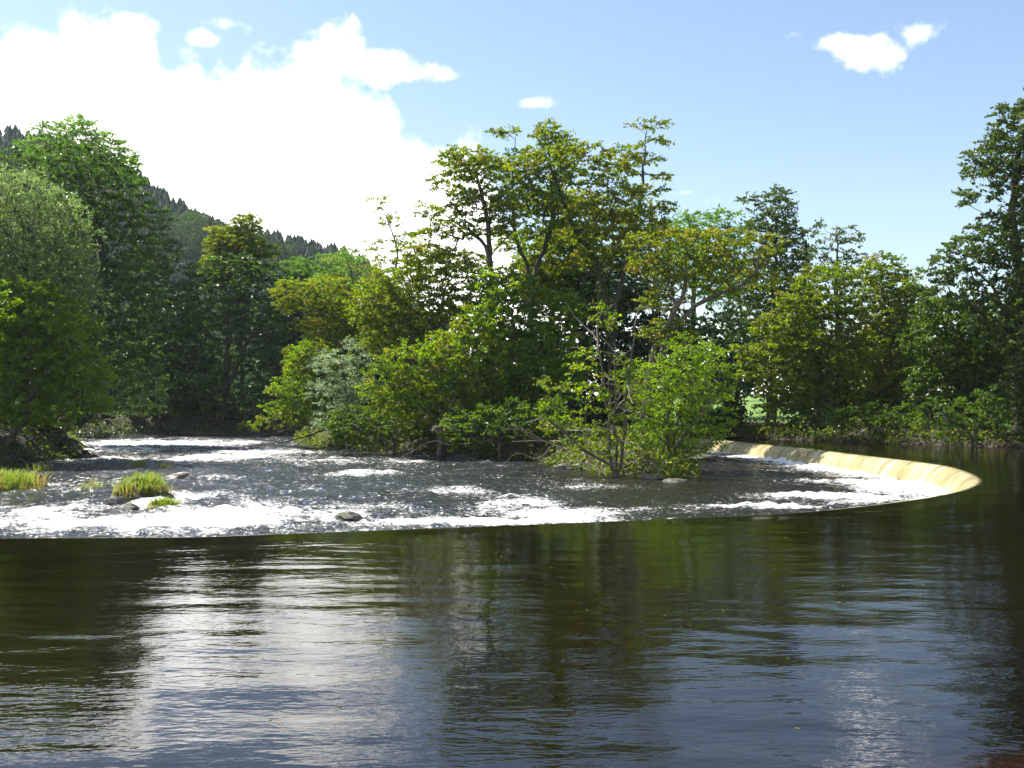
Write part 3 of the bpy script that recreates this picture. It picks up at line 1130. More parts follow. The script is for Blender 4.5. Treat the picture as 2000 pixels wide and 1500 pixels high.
make_tree('alder_tree', 'alder', 'straight-stemmed alder half hidden behind the forked alders of the island', 'tree', 74, 1090,
          [[(1085, 760), (1078, 600), (1076, 450), (1078, 360)]],
          [(1085, 390, 36, 22), (1110, 460, 45, 24), (1060, 500, 45, 24), (1100, 540, 55, 30), (1050, 570, 50, 26), (1130, 590, 50, 30)], 18, 1.15, brown=.12, trunk_r=.19, bark='bark_dark', bs=1.2)
make_tree('alder_tree', 'alder', 'leaning alder with an ivy-clad trunk and a rust-brown flat crown at the island centre', 'tree', 63, 1205,
          [[(1203, 820), (1192, 640), (1165, 520), (1120, 440), (1090, 370), (1082, 340), (1110, 322)]],
          [(1060, 312, 58, 16), (1125, 300, 62, 20), (1190, 318, 44, 18), (1150, 350, 60, 18), (1215, 375, 50, 20), (1180, 410, 66, 22), (1235, 420, 40, 20), (1130, 460, 40, 20), (1230, 460, 50, 24), (1160, 500, 40, 24)],
          19, 1.3, brown=.30, trunk_r=.20, ivy=True, bark='bark_dark', bs=1.12)
make_tree('alder_tree', 'alder', 'tallest slender alder ending in a lone wind-bent spire at the right of the island skyline', 'tree', 68, 1195,
          [[(1195, 760), (1200, 620), (1225, 500), (1245, 420), (1256, 340), (1262, 262)]],
          [(1270, 245, 38, 12), (1285, 272, 24, 10), (1230, 290, 40, 14), (1250, 310, 40, 12), (1222, 335, 36, 14), (1285, 345, 26, 10), (1262, 372, 42, 14), (1295, 400, 28, 14), (1240, 410, 50, 18), (1285, 450, 46, 18), (1230, 480, 50, 22)],
          20, 1.1, bark='bark_dark', bs=1.08, brown=.22, trunk_r=.19, dead=4)
make_tree('alder_tree', 'alder', 'rust-tinged alder stretching a long bare limb out right from the island', 'tree', 58, 1250,
          [[(1255, 800), (1290, 690), (1345, 610), (1400, 575), (1450, 555), (1500, 505)], [(1255, 820), (1275, 690), (1310, 620), (1335, 560), (1340, 500)]],
          [(1420, 462, 56, 18), (1490, 480, 42, 24), (1380, 500, 56, 22), (1330, 470, 56, 20), (1450, 520, 58, 20), (1340, 540, 60, 24), (1285, 520, 46, 26), (1300, 590, 46, 24), (1500, 545, 36, 18), (1390, 560, 50, 18), (1270, 470, 40, 20),
           (1300, 650, 45, 26)], 21, .95, brown=.30, trunk_r=.19, dead=8, bs=1.15)
make_tree('alder_tree', 'alder', 'green alder filling the gap behind the leaning ivy-clad alder', 'tree', 76, 1140,
          [[(1140, 760), (1142, 600), (1140, 480)], [(1142, 760), (1160, 600), (1200, 520)]],
          [(1130, 400, 50, 26), (1190, 440, 50, 26), (1100, 470, 50, 26), (1160, 510, 60, 30), (1230, 520, 50, 28), (1110, 550, 56, 34), (1190, 580, 60, 36), (1250, 570, 46, 30), (1040, 540, 50, 30)], 55, 1.2, brown=.12, trunk_r=.18, bark='bark_dark', bs=1.1)
make_tree('alder_tree', 'alder', 'yellow-green middle-storey alder below the crooked spire on the left half of the island', 'tree', 67, 815,
          [[(812, 760), (805, 660), (800, 560)], [(815, 760), (850, 640), (870, 560)]],
          [(770, 560, 55, 32), (840, 530, 60, 34), (900, 520, 50, 30), (800, 620, 62, 36), (740, 600, 50, 34), (870, 600, 55, 36), (760, 660, 50, 36), (830, 680, 50, 30), (940, 570, 40, 34)], 22, 1.05, brown=.06, trunk_r=.2, bs=1.1)
make_tree('alder_tree', 'alder_bright', 'sunlit bushy alder sweeping down to the water in the middle front of the island', 'tree', 62, 860,
          [[(862, 820), (850, 740), (830, 680)], [(865, 830), (910, 740), (930, 660)]],
          [(815, 710, 70, 34), (770, 750, 50, 34), (890, 690, 62, 36), (940, 640, 46, 38), (860, 770, 70, 34), (800, 800, 60, 30), (930, 740, 56, 38), (970, 690, 46, 40)], 23, 1.15, brown=.05, trunk_r=.17, bs=1.2)
make_tree('alder_tree', 'alder_bright', 'shaded alder filling the centre of the island beneath the two tufted crowns', 'tree', 64, 1015,
          [[(1015, 800), (1010, 700), (1000, 600)], [(1018, 800), (1050, 720), (1070, 640)]],
          [(985, 570, 60, 40), (1000, 640, 56, 46), (1060, 650, 56, 44), (1010, 730, 66, 44), (1090, 610, 46, 40), (1080, 730, 56, 46), (1030, 800, 60, 36), (950, 800, 50, 36)], 24, 1.05, leafk=1.05, trunk_r=.18, bs=1.1)
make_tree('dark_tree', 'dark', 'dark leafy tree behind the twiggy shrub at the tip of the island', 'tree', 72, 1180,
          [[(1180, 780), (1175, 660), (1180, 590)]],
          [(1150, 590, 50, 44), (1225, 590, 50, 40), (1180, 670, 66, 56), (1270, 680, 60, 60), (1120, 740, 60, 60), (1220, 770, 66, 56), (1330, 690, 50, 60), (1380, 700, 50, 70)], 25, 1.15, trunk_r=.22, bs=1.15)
make_tree('hazel_bush', 'hazel', 'low dark hazel bush dipping into the water along the island foot', 'bush', 65, 770,
          [[(770, 850), (760, 820)], [(775, 850), (820, 830)], [(765, 850), (710, 830)]],
          [(700, 828, 52, 26), (770, 832, 56, 24), (840, 838, 52, 22), (730, 855, 70, 14)], 26, 1.1, trunk_r=.08, bs=1.25)
make_tree('hazel_bush', 'hazel', 'shaded hazel bush on the island bank left of the twiggy shrub', 'bush', 58, 975,
          [[(975, 850), (960, 810)], [(978, 850), (1010, 815)]],
          [(930, 830, 50, 24), (990, 820, 56, 30), (1050, 820, 44, 30), (900, 858, 44, 14)], 27, 1.0, trunk_r=.08, bs=1.25)
make_tree('alder_shrub', 'alder_bright', 'sparse many-stemmed alder shrub with bare grey twigs at the tip of the island', 'shrub', 46.5, 1205,
          [[(1192, 880), (1188, 800), (1172, 700), (1168, 620), (1175, 550)], [(1218, 880), (1222, 800), (1230, 700), (1238, 640), (1246, 600)], [(1205, 880), (1200, 820), (1203, 740), (1200, 690)],
           [(1190, 905), (1140, 880), (1090, 835), (1060, 815)]],
          [(1125, 765, 52, 28), (1105, 825, 46, 30), (1145, 700, 34, 26), (1180, 770, 36, 44), (1130, 865, 50, 22), (1080, 790, 34, 22), (1235, 740, 40, 50), (1180, 620, 22, 24), (1215, 840, 50, 36), (1180, 880, 50, 20), (1060, 750, 26, 16)],
          28, 1.15, thin=.6, brown=.1, trunk_r=.095, dead=34, leafk=.95)
make_tree('willow_bush', 'alder_bright', 'dense round green willow bush beside the far end of the weir', 'bush', 49, 1310,
          [[(1315, 870), (1330, 800), (1345, 720)], [(1305, 870), (1300, 800), (1290, 740)], [(1320, 870), (1370, 800), (1390, 750)]],
          [(1350, 715, 62, 46), (1320, 770, 70, 56), (1390, 770, 40, 56), (1280, 765, 46, 50), (1300, 840, 56, 42), (1365, 840, 50, 42), (1405, 820, 26, 40), (1260, 850, 40, 40)], 29, 1.2, trunk_r=.10, leafk=.72, bs=1.2)

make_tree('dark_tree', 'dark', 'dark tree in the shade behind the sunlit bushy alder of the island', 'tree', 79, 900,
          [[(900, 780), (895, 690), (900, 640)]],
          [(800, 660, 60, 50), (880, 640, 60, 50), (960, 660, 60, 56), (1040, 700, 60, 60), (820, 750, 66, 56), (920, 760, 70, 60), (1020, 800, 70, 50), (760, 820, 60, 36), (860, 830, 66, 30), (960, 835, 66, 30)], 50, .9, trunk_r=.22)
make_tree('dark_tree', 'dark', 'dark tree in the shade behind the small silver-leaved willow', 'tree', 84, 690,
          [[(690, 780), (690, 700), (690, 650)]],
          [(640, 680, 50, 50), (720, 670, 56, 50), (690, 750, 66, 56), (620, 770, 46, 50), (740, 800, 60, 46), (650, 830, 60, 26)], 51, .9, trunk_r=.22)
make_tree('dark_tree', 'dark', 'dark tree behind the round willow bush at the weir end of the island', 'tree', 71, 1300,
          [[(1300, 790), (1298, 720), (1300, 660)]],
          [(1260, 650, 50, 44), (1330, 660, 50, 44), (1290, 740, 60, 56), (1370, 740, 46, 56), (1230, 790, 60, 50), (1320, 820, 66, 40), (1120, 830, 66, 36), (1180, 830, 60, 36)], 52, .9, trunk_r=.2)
# ---- right bank beyond the weir
make_tree('ash_tree', 'ash', 'light green ash crown just right of the wind-bent spire on the skyline', 'tree', 92, 1350,
          [[(1350, 720), (1355, 600), (1360, 480)]],
          [(1310, 462, 46, 28), (1360, 448, 46, 28), (1405, 425, 40, 16), (1425, 470, 36, 30), (1340, 510, 60, 36), (1410, 540, 50, 44)], 30, 1.1, trunk_r=.25, dead=3, bs=1.15, leafk=1.15)
make_tree('sycamore_tree', 'oak', 'dark green tree with a one-sided flag-shaped top behind the long bare limb', 'tree', 86, 1510,
          [[(1510, 720), (1515, 560), (1520, 420)]],
          [(1475, 388, 38, 10), (1515, 395, 34, 24), (1505, 440, 46, 32), (1535, 490, 44, 44), (1500, 560, 56, 50), (1550, 580, 40, 50), (1470, 640, 50, 56), (1530, 660, 50, 50), (1440, 720, 50, 50)], 31, 1.0, leafk=1.2, trunk_r=.3, bs=1.1)
make_tree('oak_tree', 'oak', 'slim tree with an open tufted top standing clear above the yellow-green alder', 'tree', 80, 1640,
          [[(1640, 720), (1638, 560), (1634, 450)]],
          [(1615, 448, 36, 16), (1655, 462, 36, 20), (1602, 490, 26, 18), (1655, 505, 44, 16), (1625, 530, 48, 20), (1670, 550, 30, 22)], 32, 1.0, brown=.08, trunk_r=.17, bs=1.1)
make_tree('alder_tree', 'alder', 'yellow-green alder with drooping layered branches beyond the far end of the weir', 'tree', 68, 1630,
          [[(1632, 780), (1638, 680), (1630, 560)]],
          [(1620, 545, 46, 22), (1580, 590, 50, 26), (1640, 610, 44, 30), (1535, 635, 46, 24), (1490, 690, 44, 20), (1575, 670, 60, 32), (1530, 720, 50, 26), (1620, 710, 54, 40), (1560, 760, 56, 32), (1660, 650, 30, 40), (1480, 725, 40, 14),
           (1520, 790, 30, 16)], 33, 1.0, brown=.05, trunk_r=.18, bs=1.3, thin=1.2)
make_tree('alder_tree', 'alder', 'brown-tinted shadowy alder between the yellow-green alder and the big oak', 'tree', 70, 1740,
          [[(1742, 780), (1738, 660), (1725, 530)]],
          [(1715, 520, 36, 18), (1740, 560, 42, 28), (1700, 590, 26, 26), (1755, 630, 44, 44), (1720, 690, 46, 40), (1765, 720, 50, 50), (1700, 770, 50, 36)], 34, 1.15, thin=1.15, brown=.20, trunk_r=.19, bs=1.25)
make_tree('oak_tree', 'oak', 'big dark oak towering at the right edge with sky showing through its limbs', 'tree', 57, 1992,
          [[(1990, 800), (1985, 700), (1968, 620), (1935, 555), (1900, 520)], [(1990, 800), (1992, 680), (1990, 560), (1985, 420), (1990, 300)], [(1992, 800), (2010, 680), (2060, 560), (2100, 450)]],
          [(1995, 225, 44, 26), (1968, 275, 36, 28), (1915, 318, 36, 20), (1935, 345, 44, 20), (1990, 330, 50, 40), (1905, 385, 28, 22), (1940, 385, 36, 16), (2010, 420, 40, 50), (1925, 455, 46, 20), (1895, 488, 50, 24), (1965, 495, 50, 30),
           (1850, 520, 44, 22), (1900, 545, 56, 22), (1822, 560, 36, 14), (1965, 555, 50, 20), (2070, 300, 70, 70), (2080, 200, 60, 50), (2100, 430, 80, 80), (2060, 560, 70, 50), (2120, 330, 60, 90), (1985, 440, 46, 40), (1955, 440, 30, 30), (1940, 600, 60, 30), (1985, 640, 56, 36), (1870, 590, 50, 24), (1990, 265, 40, 40), (1945, 300, 30, 20), (1990, 560, 40, 50, -1.6), (1985, 660, 50, 40, -1.6), (1990, 740, 50, 40, -1.6)], 35, 1.45, trunk_r=.28, bs=1.16, thin=1.25, leafk=1.08)
make_tree('hazel_tree', 'hazel', 'mid green tree spreading beneath the big oak at the right edge', 'tree', 61, 1880,
          [[(1880, 800), (1870, 700), (1860, 620)], [(1882, 800), (1920, 720), (1950, 650)]],
          [(1840, 610, 50, 26), (1900, 630, 60, 26), (1960, 625, 54, 26), (1820, 660, 44, 36), (1880, 690, 60, 36), (1950, 690, 60, 40), (1840, 740, 54, 40), (1920, 760, 60, 40), (2010, 660, 60, 60)], 36, 1.2, trunk_r=.2, bs=1.2, thin=1.15)
make_tree('hazel_bush', 'hazel', 'shaded bush overhanging the upper river at the right edge below the big oak', 'bush', 55.5, 1900,
          [[(1900, 840), (1880, 800)], [(1905, 840), (1950, 800)], [(1895, 845), (1840, 815)]],
          [(1840, 810, 46, 34), (1900, 800, 56, 36), (1960, 810, 50, 44), (1870, 845, 56, 22), (2030, 800, 60, 60)], 37, 1.0, trunk_r=.09)
make_tree('hazel_bush', 'hazel', 'glossy-leaved bush on the right bank under the brown-tinted alder', 'bush', 62, 1700,
          [[(1700, 845), (1690, 815)], [(1705, 845), (1740, 815)]],
          [(1660, 815, 40, 22), (1710, 810, 46, 26), (1765, 820, 44, 28), (1735, 850, 54, 14)], 38, 1.0, trunk_r=.08)
make_tree('hazel_bush', 'hazel', 'small bush with pale glinting leaves on the bank right of the sunny field gap', 'bush', 66, 1600,
          [[(1600, 845), (1595, 815)], [(1605, 845), (1630, 820)]],
          [(1585, 815, 36, 20), (1630, 822, 40, 20), (1600, 845, 50, 12)], 39, 1.0, trunk_r=.07)
make_tree('dark_tree', 'dark', 'dark tree between the round willow bush and the sunny field gap', 'tree', 76, 1440,
          [[(1440, 780), (1438, 700), (1440, 640)]],
          [(1420, 650, 40, 50), (1440, 720, 34, 50), (1400, 760, 50, 50), (1540, 690, 50, 46), (1640, 700, 60, 50), (1590, 770, 40, 40), (1650, 800, 50, 36)], 40, 1.0, trunk_r=.2)
make_tree('dark_tree', 'dark', 'dark tree closing the background between the yellow-green alder and the right edge', 'tree', 84, 1800,
          [[(1800, 760), (1805, 680), (1810, 620)]],
          [(1790, 610, 50, 46), (1850, 640, 60, 50), (1780, 700, 60, 60), (1870, 730, 60, 60), (1940, 690, 60, 70), (1720, 700, 46, 60), (1740, 790, 60, 40), (1830, 810, 60, 36), (1930, 800, 70, 40)], 41, 1.0, trunk_r=.25)


def spruce(px, d, top_py, label, seed):
    r = np.random.default_rng(seed)
    bx = (px - 1000) / FPX * d
    bz = ground_z(bx, d) - .1
    H = EYE + (HOR - top_py) / FPX * d - bz
    root = tag(empty('spruce_tree', (bx, d, bz)), label, 'tree')
    org = np.array((bx, d, bz))
    k = 8
    zz = np.linspace(0, H, 14)
    ang = np.arange(k) / k * 2 * math.pi
    V = np.concatenate([np.stack([bx + np.cos(ang) * (.22 * (1 - z / H) + .015), d + np.sin(ang) * (.22 * (1 - z / H) + .015), np.full(k, bz + z)], axis=1) for z in zz])
    F = np.array([[i * k + j, i * k + (j + 1) % k, (i + 1) * k + (j + 1) % k, (i + 1) * k + j] for i in range(13) for j in range(k)])
    mesh('trunk', V, F, M['bark_dark'], root, org, smooth=True)
    n = 14000
    u = r.random(n) ** 1.4
    nb = 150
    bz_ = (np.arange(nb) + .5) / nb
    bang = r.random(nb) * 2 * math.pi
    bl = r.uniform(.7, 1.1, nb)
    i = r.integers(0, nb, n)
    hz = bz_[i] ** 1.3
    rad = (1 - hz) * 3.0 * bl[i] * r.random(n) ** .6 + .05
    a = bang[i] + r.normal(0, .16, n)
    P = np.stack([bx + np.cos(a) * rad, d + np.sin(a) * rad, bz + .8 + hz * (H - .8) - rad * .28 + r.normal(0, .08, n)], axis=1)
    N = np.stack([r.normal(0, .5, n), r.normal(0, .5, n), np.ones(n)], axis=1)
    A = np.stack([np.cos(a), np.sin(a), np.full(n, -.4)], axis=1) + r.normal(0, .4, (n, 3))
    v, f = leaves(P, N, A, r.uniform(.2, .4, n), .4, .1, r)
    o = mesh('crown', v, f, M['spruce'], root, org, attrs={'tint': ('FACE', r.random(n)), 'brown': ('FACE', np.zeros(n))})
    o['kind'] = 'stuff'


spruce(1575, 104, 470, 'dark bluish spruce between the flag-topped tree and the slim tufted tree', 5)

# ivy on the leaning trunk
# ------------------------------------------------------------------ undergrowth along the banks
def build_undergrowth():
    r = np.random.default_rng(88)
    n = 60000
    rb = np.array(right_bank[::-1])
    isl = np.array(island)
    lb = np.array(left_bank)
    pts = []
    for line, w in ((rb, 24000), (isl[:-1], 22000), (lb[2:10], 22000)):
        L = spline(line, .3)
        i = r.integers(0, len(L), w)
        pts.append(L[i] + r.normal(0, 1.7, (w, 2)))
    P = np.concatenate(pts)
    far = np.array(((-60, 110), (-18, 110)))
    q = np.stack([r.uniform(-75, -14, 16000), r.uniform(106, 112, 16000)], axis=1)
    P = np.concatenate([P, q])
    z, water, dist, _ = terrain_height(P[:, 0], P[:, 1])
    ok = ~water & (dist < 6)
    P, z = P[ok], z[ok]
    hmax = .25 + .95 * np.clip(fbm(P[:, 0] * .5, P[:, 1] * .5, 91, 3) + .45, 0, 1)
    c = np.stack([P[:, 0], P[:, 1], z + .03 + hmax * r.random(len(P)) ** .8], axis=1)
    m = len(c)
    N = np.stack([r.normal(0, .7, m), r.normal(0, .7, m), r.normal(.7, .4, m)], axis=1)
    v, f = leaves(c, N, r.normal(size=(m, 3)), r.uniform(.14, .30, m), .6, .12, r)
    o = mesh('undergrowth', v, f, M['hazel'], attrs={'tint': ('FACE', r.random(m)), 'brown': ('FACE', np.clip(r.normal(.1, .2, m), 0, 1))})
    tag(o, 'tangled low undergrowth of nettles and brambles along the river banks', 'undergrowth', kind='stuff')


build_undergrowth()

def build_thicket():
    r = np.random.default_rng(812)
    C = []
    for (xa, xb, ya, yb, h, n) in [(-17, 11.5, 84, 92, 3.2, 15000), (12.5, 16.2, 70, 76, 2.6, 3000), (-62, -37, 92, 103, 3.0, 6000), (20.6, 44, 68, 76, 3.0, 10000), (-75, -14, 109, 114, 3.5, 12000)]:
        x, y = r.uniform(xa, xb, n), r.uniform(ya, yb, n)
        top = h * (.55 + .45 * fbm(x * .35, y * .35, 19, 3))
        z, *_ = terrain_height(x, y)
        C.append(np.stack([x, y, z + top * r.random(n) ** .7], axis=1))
    C = np.concatenate(C)
    m = len(C)
    N = np.stack([r.normal(0, .7, m), r.normal(0, .7, m), r.normal(.7, .4, m)], axis=1)
    v, f = leaves(C, N, r.normal(size=(m, 3)), r.uniform(.2, .42, m), .62, .12, r)
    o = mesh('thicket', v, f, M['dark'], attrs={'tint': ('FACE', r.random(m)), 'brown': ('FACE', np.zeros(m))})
    tag(o, 'dark thicket of scrub closing the view beneath the trees', 'scrub', kind='stuff')


build_thicket()

# ------------------------------------------------------------------ background: far wood and wooded hill
def build_far_wood():
    r = np.random.default_rng(301)
    C, Sz = [], []
    for k in range(110):
        x = r.uniform(-150, 190)
        y = r.uniform(205, 250)
        if x < -60:
            y -= 30
        h = r.uniform(7, 13) if x < -70 else r.uniform(13, 21)
        w = h * r.uniform(.35, .5)
        n = 420
        u = unit(r.normal(size=(n, 3)))
        rr = r.random(n) ** .4
        p = np.array((x, y, 1 + h * .55)) + u * rr[:, None] * np.array((w, w, h * .55))
        p += r.normal(0, .25, p.shape)
        C.append(p)
    C = np.concatenate(C)
    m = len(C)
    N = np.stack([r.normal(0, .7, m), r.normal(0, .7, m), r.normal(.8, .4, m)], axis=1)
    v, f = leaves(C, N, r.normal(size=(m, 3)), r.uniform(.7, 1.4, m), .7, .12, r)
    tint = np.clip(.4 + .3 * fbm(C[:, 0] * .12, C[:, 1] * .12, 5, 2) + r.normal(0, .15, m), 0, 1)
    o = mesh('distant_woodland', v, f, M['hillside_broadleaf'], attrs={'tint': ('FACE', tint), 'brown': ('FACE', np.zeros(m))})
    tag(o, 'distant belt of green woodland across the fields behind the river trees', 'woodland', kind='stuff')


build_far_wood()

HILL = [(-900, 120), (-500, 150), (-200, 200), (0, 242), (60, 252), (130, 268), (190, 290), (250, 318), (330, 378), (420, 420), (500, 447), (570, 460), (640, 478), (720, 515), (800, 580), (880, 650), (1000, 720), (1200, 760)]


def hill_height(px, D):
    top = np.interp(px, [h[0] for h in HILL], [h[1] for h in HILL])
    zc = (HOR - top) / FPX * 440 + EYE - 4.5
    u = (D - 215) / (440 - 215)
    up = np.where(u < 1, np.clip(u, 0, 1) ** 1.15, 1 - .25 * (u - 1))
    return -1.0 + np.maximum(zc + 1, 0) * up


def build_hill():
    px = np.linspace(-900, 1200, 150)
    D = np.concatenate([np.linspace(215, 440, 50), np.linspace(455, 800, 14)])
    PX, DD = np.meshgrid(px, D)
    X = (PX - 1000) / FPX * DD
    Z = hill_height(PX, DD) + 2.0 * fbm(X * .02, DD * .02, 17, 3)
    v = np.stack([X.ravel(), DD.ravel(), Z.ravel()], axis=1)
    m, t, out = material('hill_ground')
    g = t.n('ShaderNodeNewGeometry')
    c = t.ramp(t.noise(g.outputs['Position'], .05, 6.0), [(.35, (.03, .05, .02)), (.65, (.055, .085, .03))])
    p = t.n('ShaderNodeBsdfPrincipled')
    t.link(c, p.inputs[0])
    p.inputs['Roughness'].default_value = 1.0
    t.link(p.outputs[0], out.inputs[0])
    o = mesh('hill', v, grid_faces(*PX.shape), m, smooth=True)
    tag(o, kind='structure')
    # the plantation
    r = np.random.default_rng(55)
    n = 7600
    px = r.uniform(-420, 900, n)
    D = r.uniform(225, 452, n) ** 1.0
    clear = fbm(px * .012, D * .03, 8, 3)
    x = (px - 1000) / FPX * D
    z = hill_height(px, D) + 2.0 * fbm(x * .02, D * .02, 17, 3)
    h = r.uniform(3.4, 6.4, n) * (1 + .22 * clear)
    ok = z > -.5
    x, D, z, h, clear = x[ok], D[ok], z[ok], h[ok], clear[ok]
    n = len(x)
    k = 7
    tiers = [(.05, .66, .36), (.42, 1.0, .25)]
    ang = np.arange(k) / k * 2 * math.pi
    V, F, T = [], [], []
    base_t = np.clip(.42 + .5 * clear + r.normal(0, .16, n), 0, 1)
    off = 0
    for (a, b, w) in tiers:
        ro = r.random(n) * 6.28
        rr = (w * h)[:, None] * r.uniform(.65, 1.2, (n, k))
        ring = np.stack([x[:, None] + np.cos(ang + ro[:, None]) * rr, D[:, None] + np.sin(ang + ro[:, None]) * rr, (z + a * h)[:, None] + r.normal(0, .25, (n, k))], axis=2)
        tip = np.stack([x + r.normal(0, .12, n), D, z + b * h], axis=1)[:, None, :]
        vv = np.concatenate([ring, tip], axis=1)
        o0 = off + (np.arange(n) * (k + 1))[:, None]
        j = np.arange(k)
        ff = np.stack([o0 + j, o0 + (j + 1) % k, np.repeat(o0 + k, k, 1)], axis=2)
        V.append(vv.reshape(-1, 3))
        F.append(ff.reshape(-1, 3))
        T.append(np.repeat(base_t, k))
        off += n * (k + 1)
    V, F, T = np.concatenate(V), np.concatenate(F), np.concatenate(T)
    T = np.clip(T + r.normal(0, .12, len(T)), 0, 1)
    o = mesh('hillside_forest', V, F, M['conifer'], attrs={'tint': ('FACE', T), 'brown': ('FACE', np.zeros(len(T)))})
    tag(o, 'conifer plantation covering the far hillside at the left', 'forest', kind='stuff')
    # a few round broadleaf trees that stand out on the slope
    for i, (qx, qy, s, lab) in enumerate([(395, 440, 15, 'pale rounded broadleaf tree standing alone among the hillside conifers'),
                                          (352, 455, 17, 'bluish rounded broadleaf tree on the hill beside the round-headed sycamore'),
                                          (375, 480, 15, 'broad green tree lower on the hillside just left of the yellowish alder top'),
                                          (548, 500, 15, 'small round tree at the foot of the hill right of the yellowish alder top')]):
        # distance where the slope is met at this bearing
        Ds = np.linspace(225, 440, 300)
        zs = hill_height(np.full(300, float(qx)), Ds)
        j = int(np.argmin(np.abs((HOR - (zs + s * .6 / 1.0 - EYE) / Ds * FPX) - (qy))))
        Dq = Ds[j]
        bx = (qx - 1000) / FPX * Dq
        org = np.array((bx, Dq, zs[j] + 1.0))
        root = tag(empty('broadleaf_tree', org), lab, 'tree')
        rr = np.random.default_rng(700 + i)
        m_ = 2600
        u = unit(rr.normal(size=(m_, 3)))
        lob = rr.normal(0, 1, (14, 3)) * (s * .2, s * .2, s * .22)
        P = org + np.array((0, 0, s * .55)) + lob[rr.integers(0, 14, m_)] + u * (rr.random(m_) ** .4)[:, None] * s * .18
        N = np.stack([rr.normal(0, .7, m_), rr.normal(0, .7, m_), rr.normal(.7, .4, m_)], axis=1)
        v, f = leaves(P, N, rr.normal(size=(m_, 3)), rr.uniform(.5, 1.0, m_), .75, .1, rr)
        o = mesh('crown', v, f, M['hillside_broadleaf'], root, org, attrs={'tint': ('FACE', rr.random(m_)), 'brown': ('FACE', np.zeros(m_))})
        o['kind'] = 'stuff'
        kk = 6
        an = np.arange(kk) / kk * 2 * math.pi
        V = np.concatenate([np.stack([bx + np.cos(an) * w, Dq + np.sin(an) * w, np.full(kk, org[2] + q)], axis=1) for q, w in ((-2, .5), (s * .3, .35), (s * .7, .12))])
        F = np.array([[a * kk + b, a * kk + (b + 1) % kk, (a + 1) * kk + (b + 1) % kk, (a + 1) * kk + b] for a in range(2) for b in range(kk)])
        mesh('trunk', V, F, M['bark_dark'], root, org, smooth=True)


build_hill()

# ------------------------------------------------------------------ small things in and beside the river
def rock_mesh(center, dims, seed, n=22):
    """lumpy faceted boulder; returns verts, faces"""
    r = np.random.default_rng(seed)
    th = np.linspace(0, math.pi, n // 2)
    ph = np.linspace(0, 2 * math.pi, n, endpoint=False)
    T, P = np.meshgrid(th, ph, indexing='ij')
    d = np.stack([np.sin(T) * np.cos(P), np.sin(T) * np.sin(P), np.cos(T)], axis=2)
    rad = 1 + .22 * vn(d[..., 0] * 1.7 + seed, d[..., 1] * 1.7 + d[..., 2] * 1.3, seed) + .10 * vn(d[..., 0] * 4 + d[..., 2] * 3, d[..., 1] * 4, seed + 1)
    for _ in range(7):
        q = unit(r.normal(size=3))
        lim = r.uniform(.72, .92)
        dot = d @ q
        rad = np.where(dot * rad > lim, lim / np.maximum(dot, .05), rad)
    V = d * rad[..., None] * np.array(dims)
    V = V.reshape(-1, 3) + np.array(center)
    a, b = T.shape
    i = np.arange(a * b).reshape(a, b)
    F = np.stack([i[:-1, :].ravel(), i[1:, :].ravel(), np.roll(i, -1, 1)[1:, :].ravel(), np.roll(i, -1, 1)[:-1, :].ravel()], axis=1)
    return V, F


def grass_mesh(foot, n, hmin, hmax, lean, seed, w=.012):
    """curved blades of three segments from foot points (n,3)"""
    r = np.random.default_rng(seed)
    a = r.random(n) * 2 * math.pi
    dr = np.stack([np.cos(a), np.sin(a), np.zeros(n)], axis=1) * r.uniform(.2, .8, (n, 1)) + np.array(lean)
    h = (hmin + (hmax - hmin) * r.random(n) ** 1.8)[:, None]
    side = unit(np.stack([-dr[:, 1], dr[:, 0], np.zeros(n)], axis=1) + r.normal(0, .3, (n, 3)))
    V = []
    for u, ww in ((0, 1.0), (.4, .9), (.75, .6)):
        c = foot + np.array((0, 0, 1)) * h * (u - .28 * u * u) + dr * h * u * u * .75
        V += [c - side * w * ww, c + side * w * ww]
    c = foot + np.array((0, 0, 1)) * h * .72 + dr * h * .75
    V.append(c)
    V = np.stack(V, axis=1).reshape(-1, 3)
    o = (np.arange(n) * 7)[:, None]
    q = np.concatenate([o + [0, 1, 3, 2], o + [2, 3, 5, 4]])
    t = o + [4, 5, 6]
    return V, q, t


def grassy_islet(name, center, dims, seed, nblade, label, hmin, hmax, lean, skirt=1.0):
    root = tag(empty(name, center), label, 'islet')
    V, F = rock_mesh(center, dims, seed, 30)
    mesh('mound', V, F, M['rock'], root, np.array(center), smooth=False)
    r = np.random.default_rng(seed + 9)
    tops = V[V[:, 2] > center[2] + dims[2] * .25]
    a = r.random(nblade) * 2 * math.pi
    q = np.sqrt(r.random(nblade)) * .92 * skirt
    clump = fbm(np.cos(a) * q * 3 + seed, np.sin(a) * q * 3, seed, 2)
    ok = clump > -.12
    a, q, clump = a[ok], q[ok], clump[ok]
    m = len(a)
    foot = np.stack([center[0] + np.cos(a) * q * dims[0], center[1] + np.sin(a) * q * dims[1], center[2] + dims[2] * np.sqrt(np.clip(1 - (q * .97) ** 2, 0, 1)) * .86], axis=1)
    V, qd, t = grass_mesh(foot, m, hmin, hmax, lean, seed + 3, .014)
    tint = np.clip(.5 + .35 * clump + r.normal(0, .2, m), 0, 1)
    br = np.clip(r.normal(.12, .2, m) + .5 * (q > .8), 0, .9)
    at_ = {'tint': ('FACE', np.concatenate([tint, tint, tint])), 'brown': ('FACE', np.concatenate([br, br, br]))}
    o = mesh('grass', V, [qd, t], M['grass'], root, np.array(center), attrs=at_)
    o['kind'] = 'stuff'
    return root


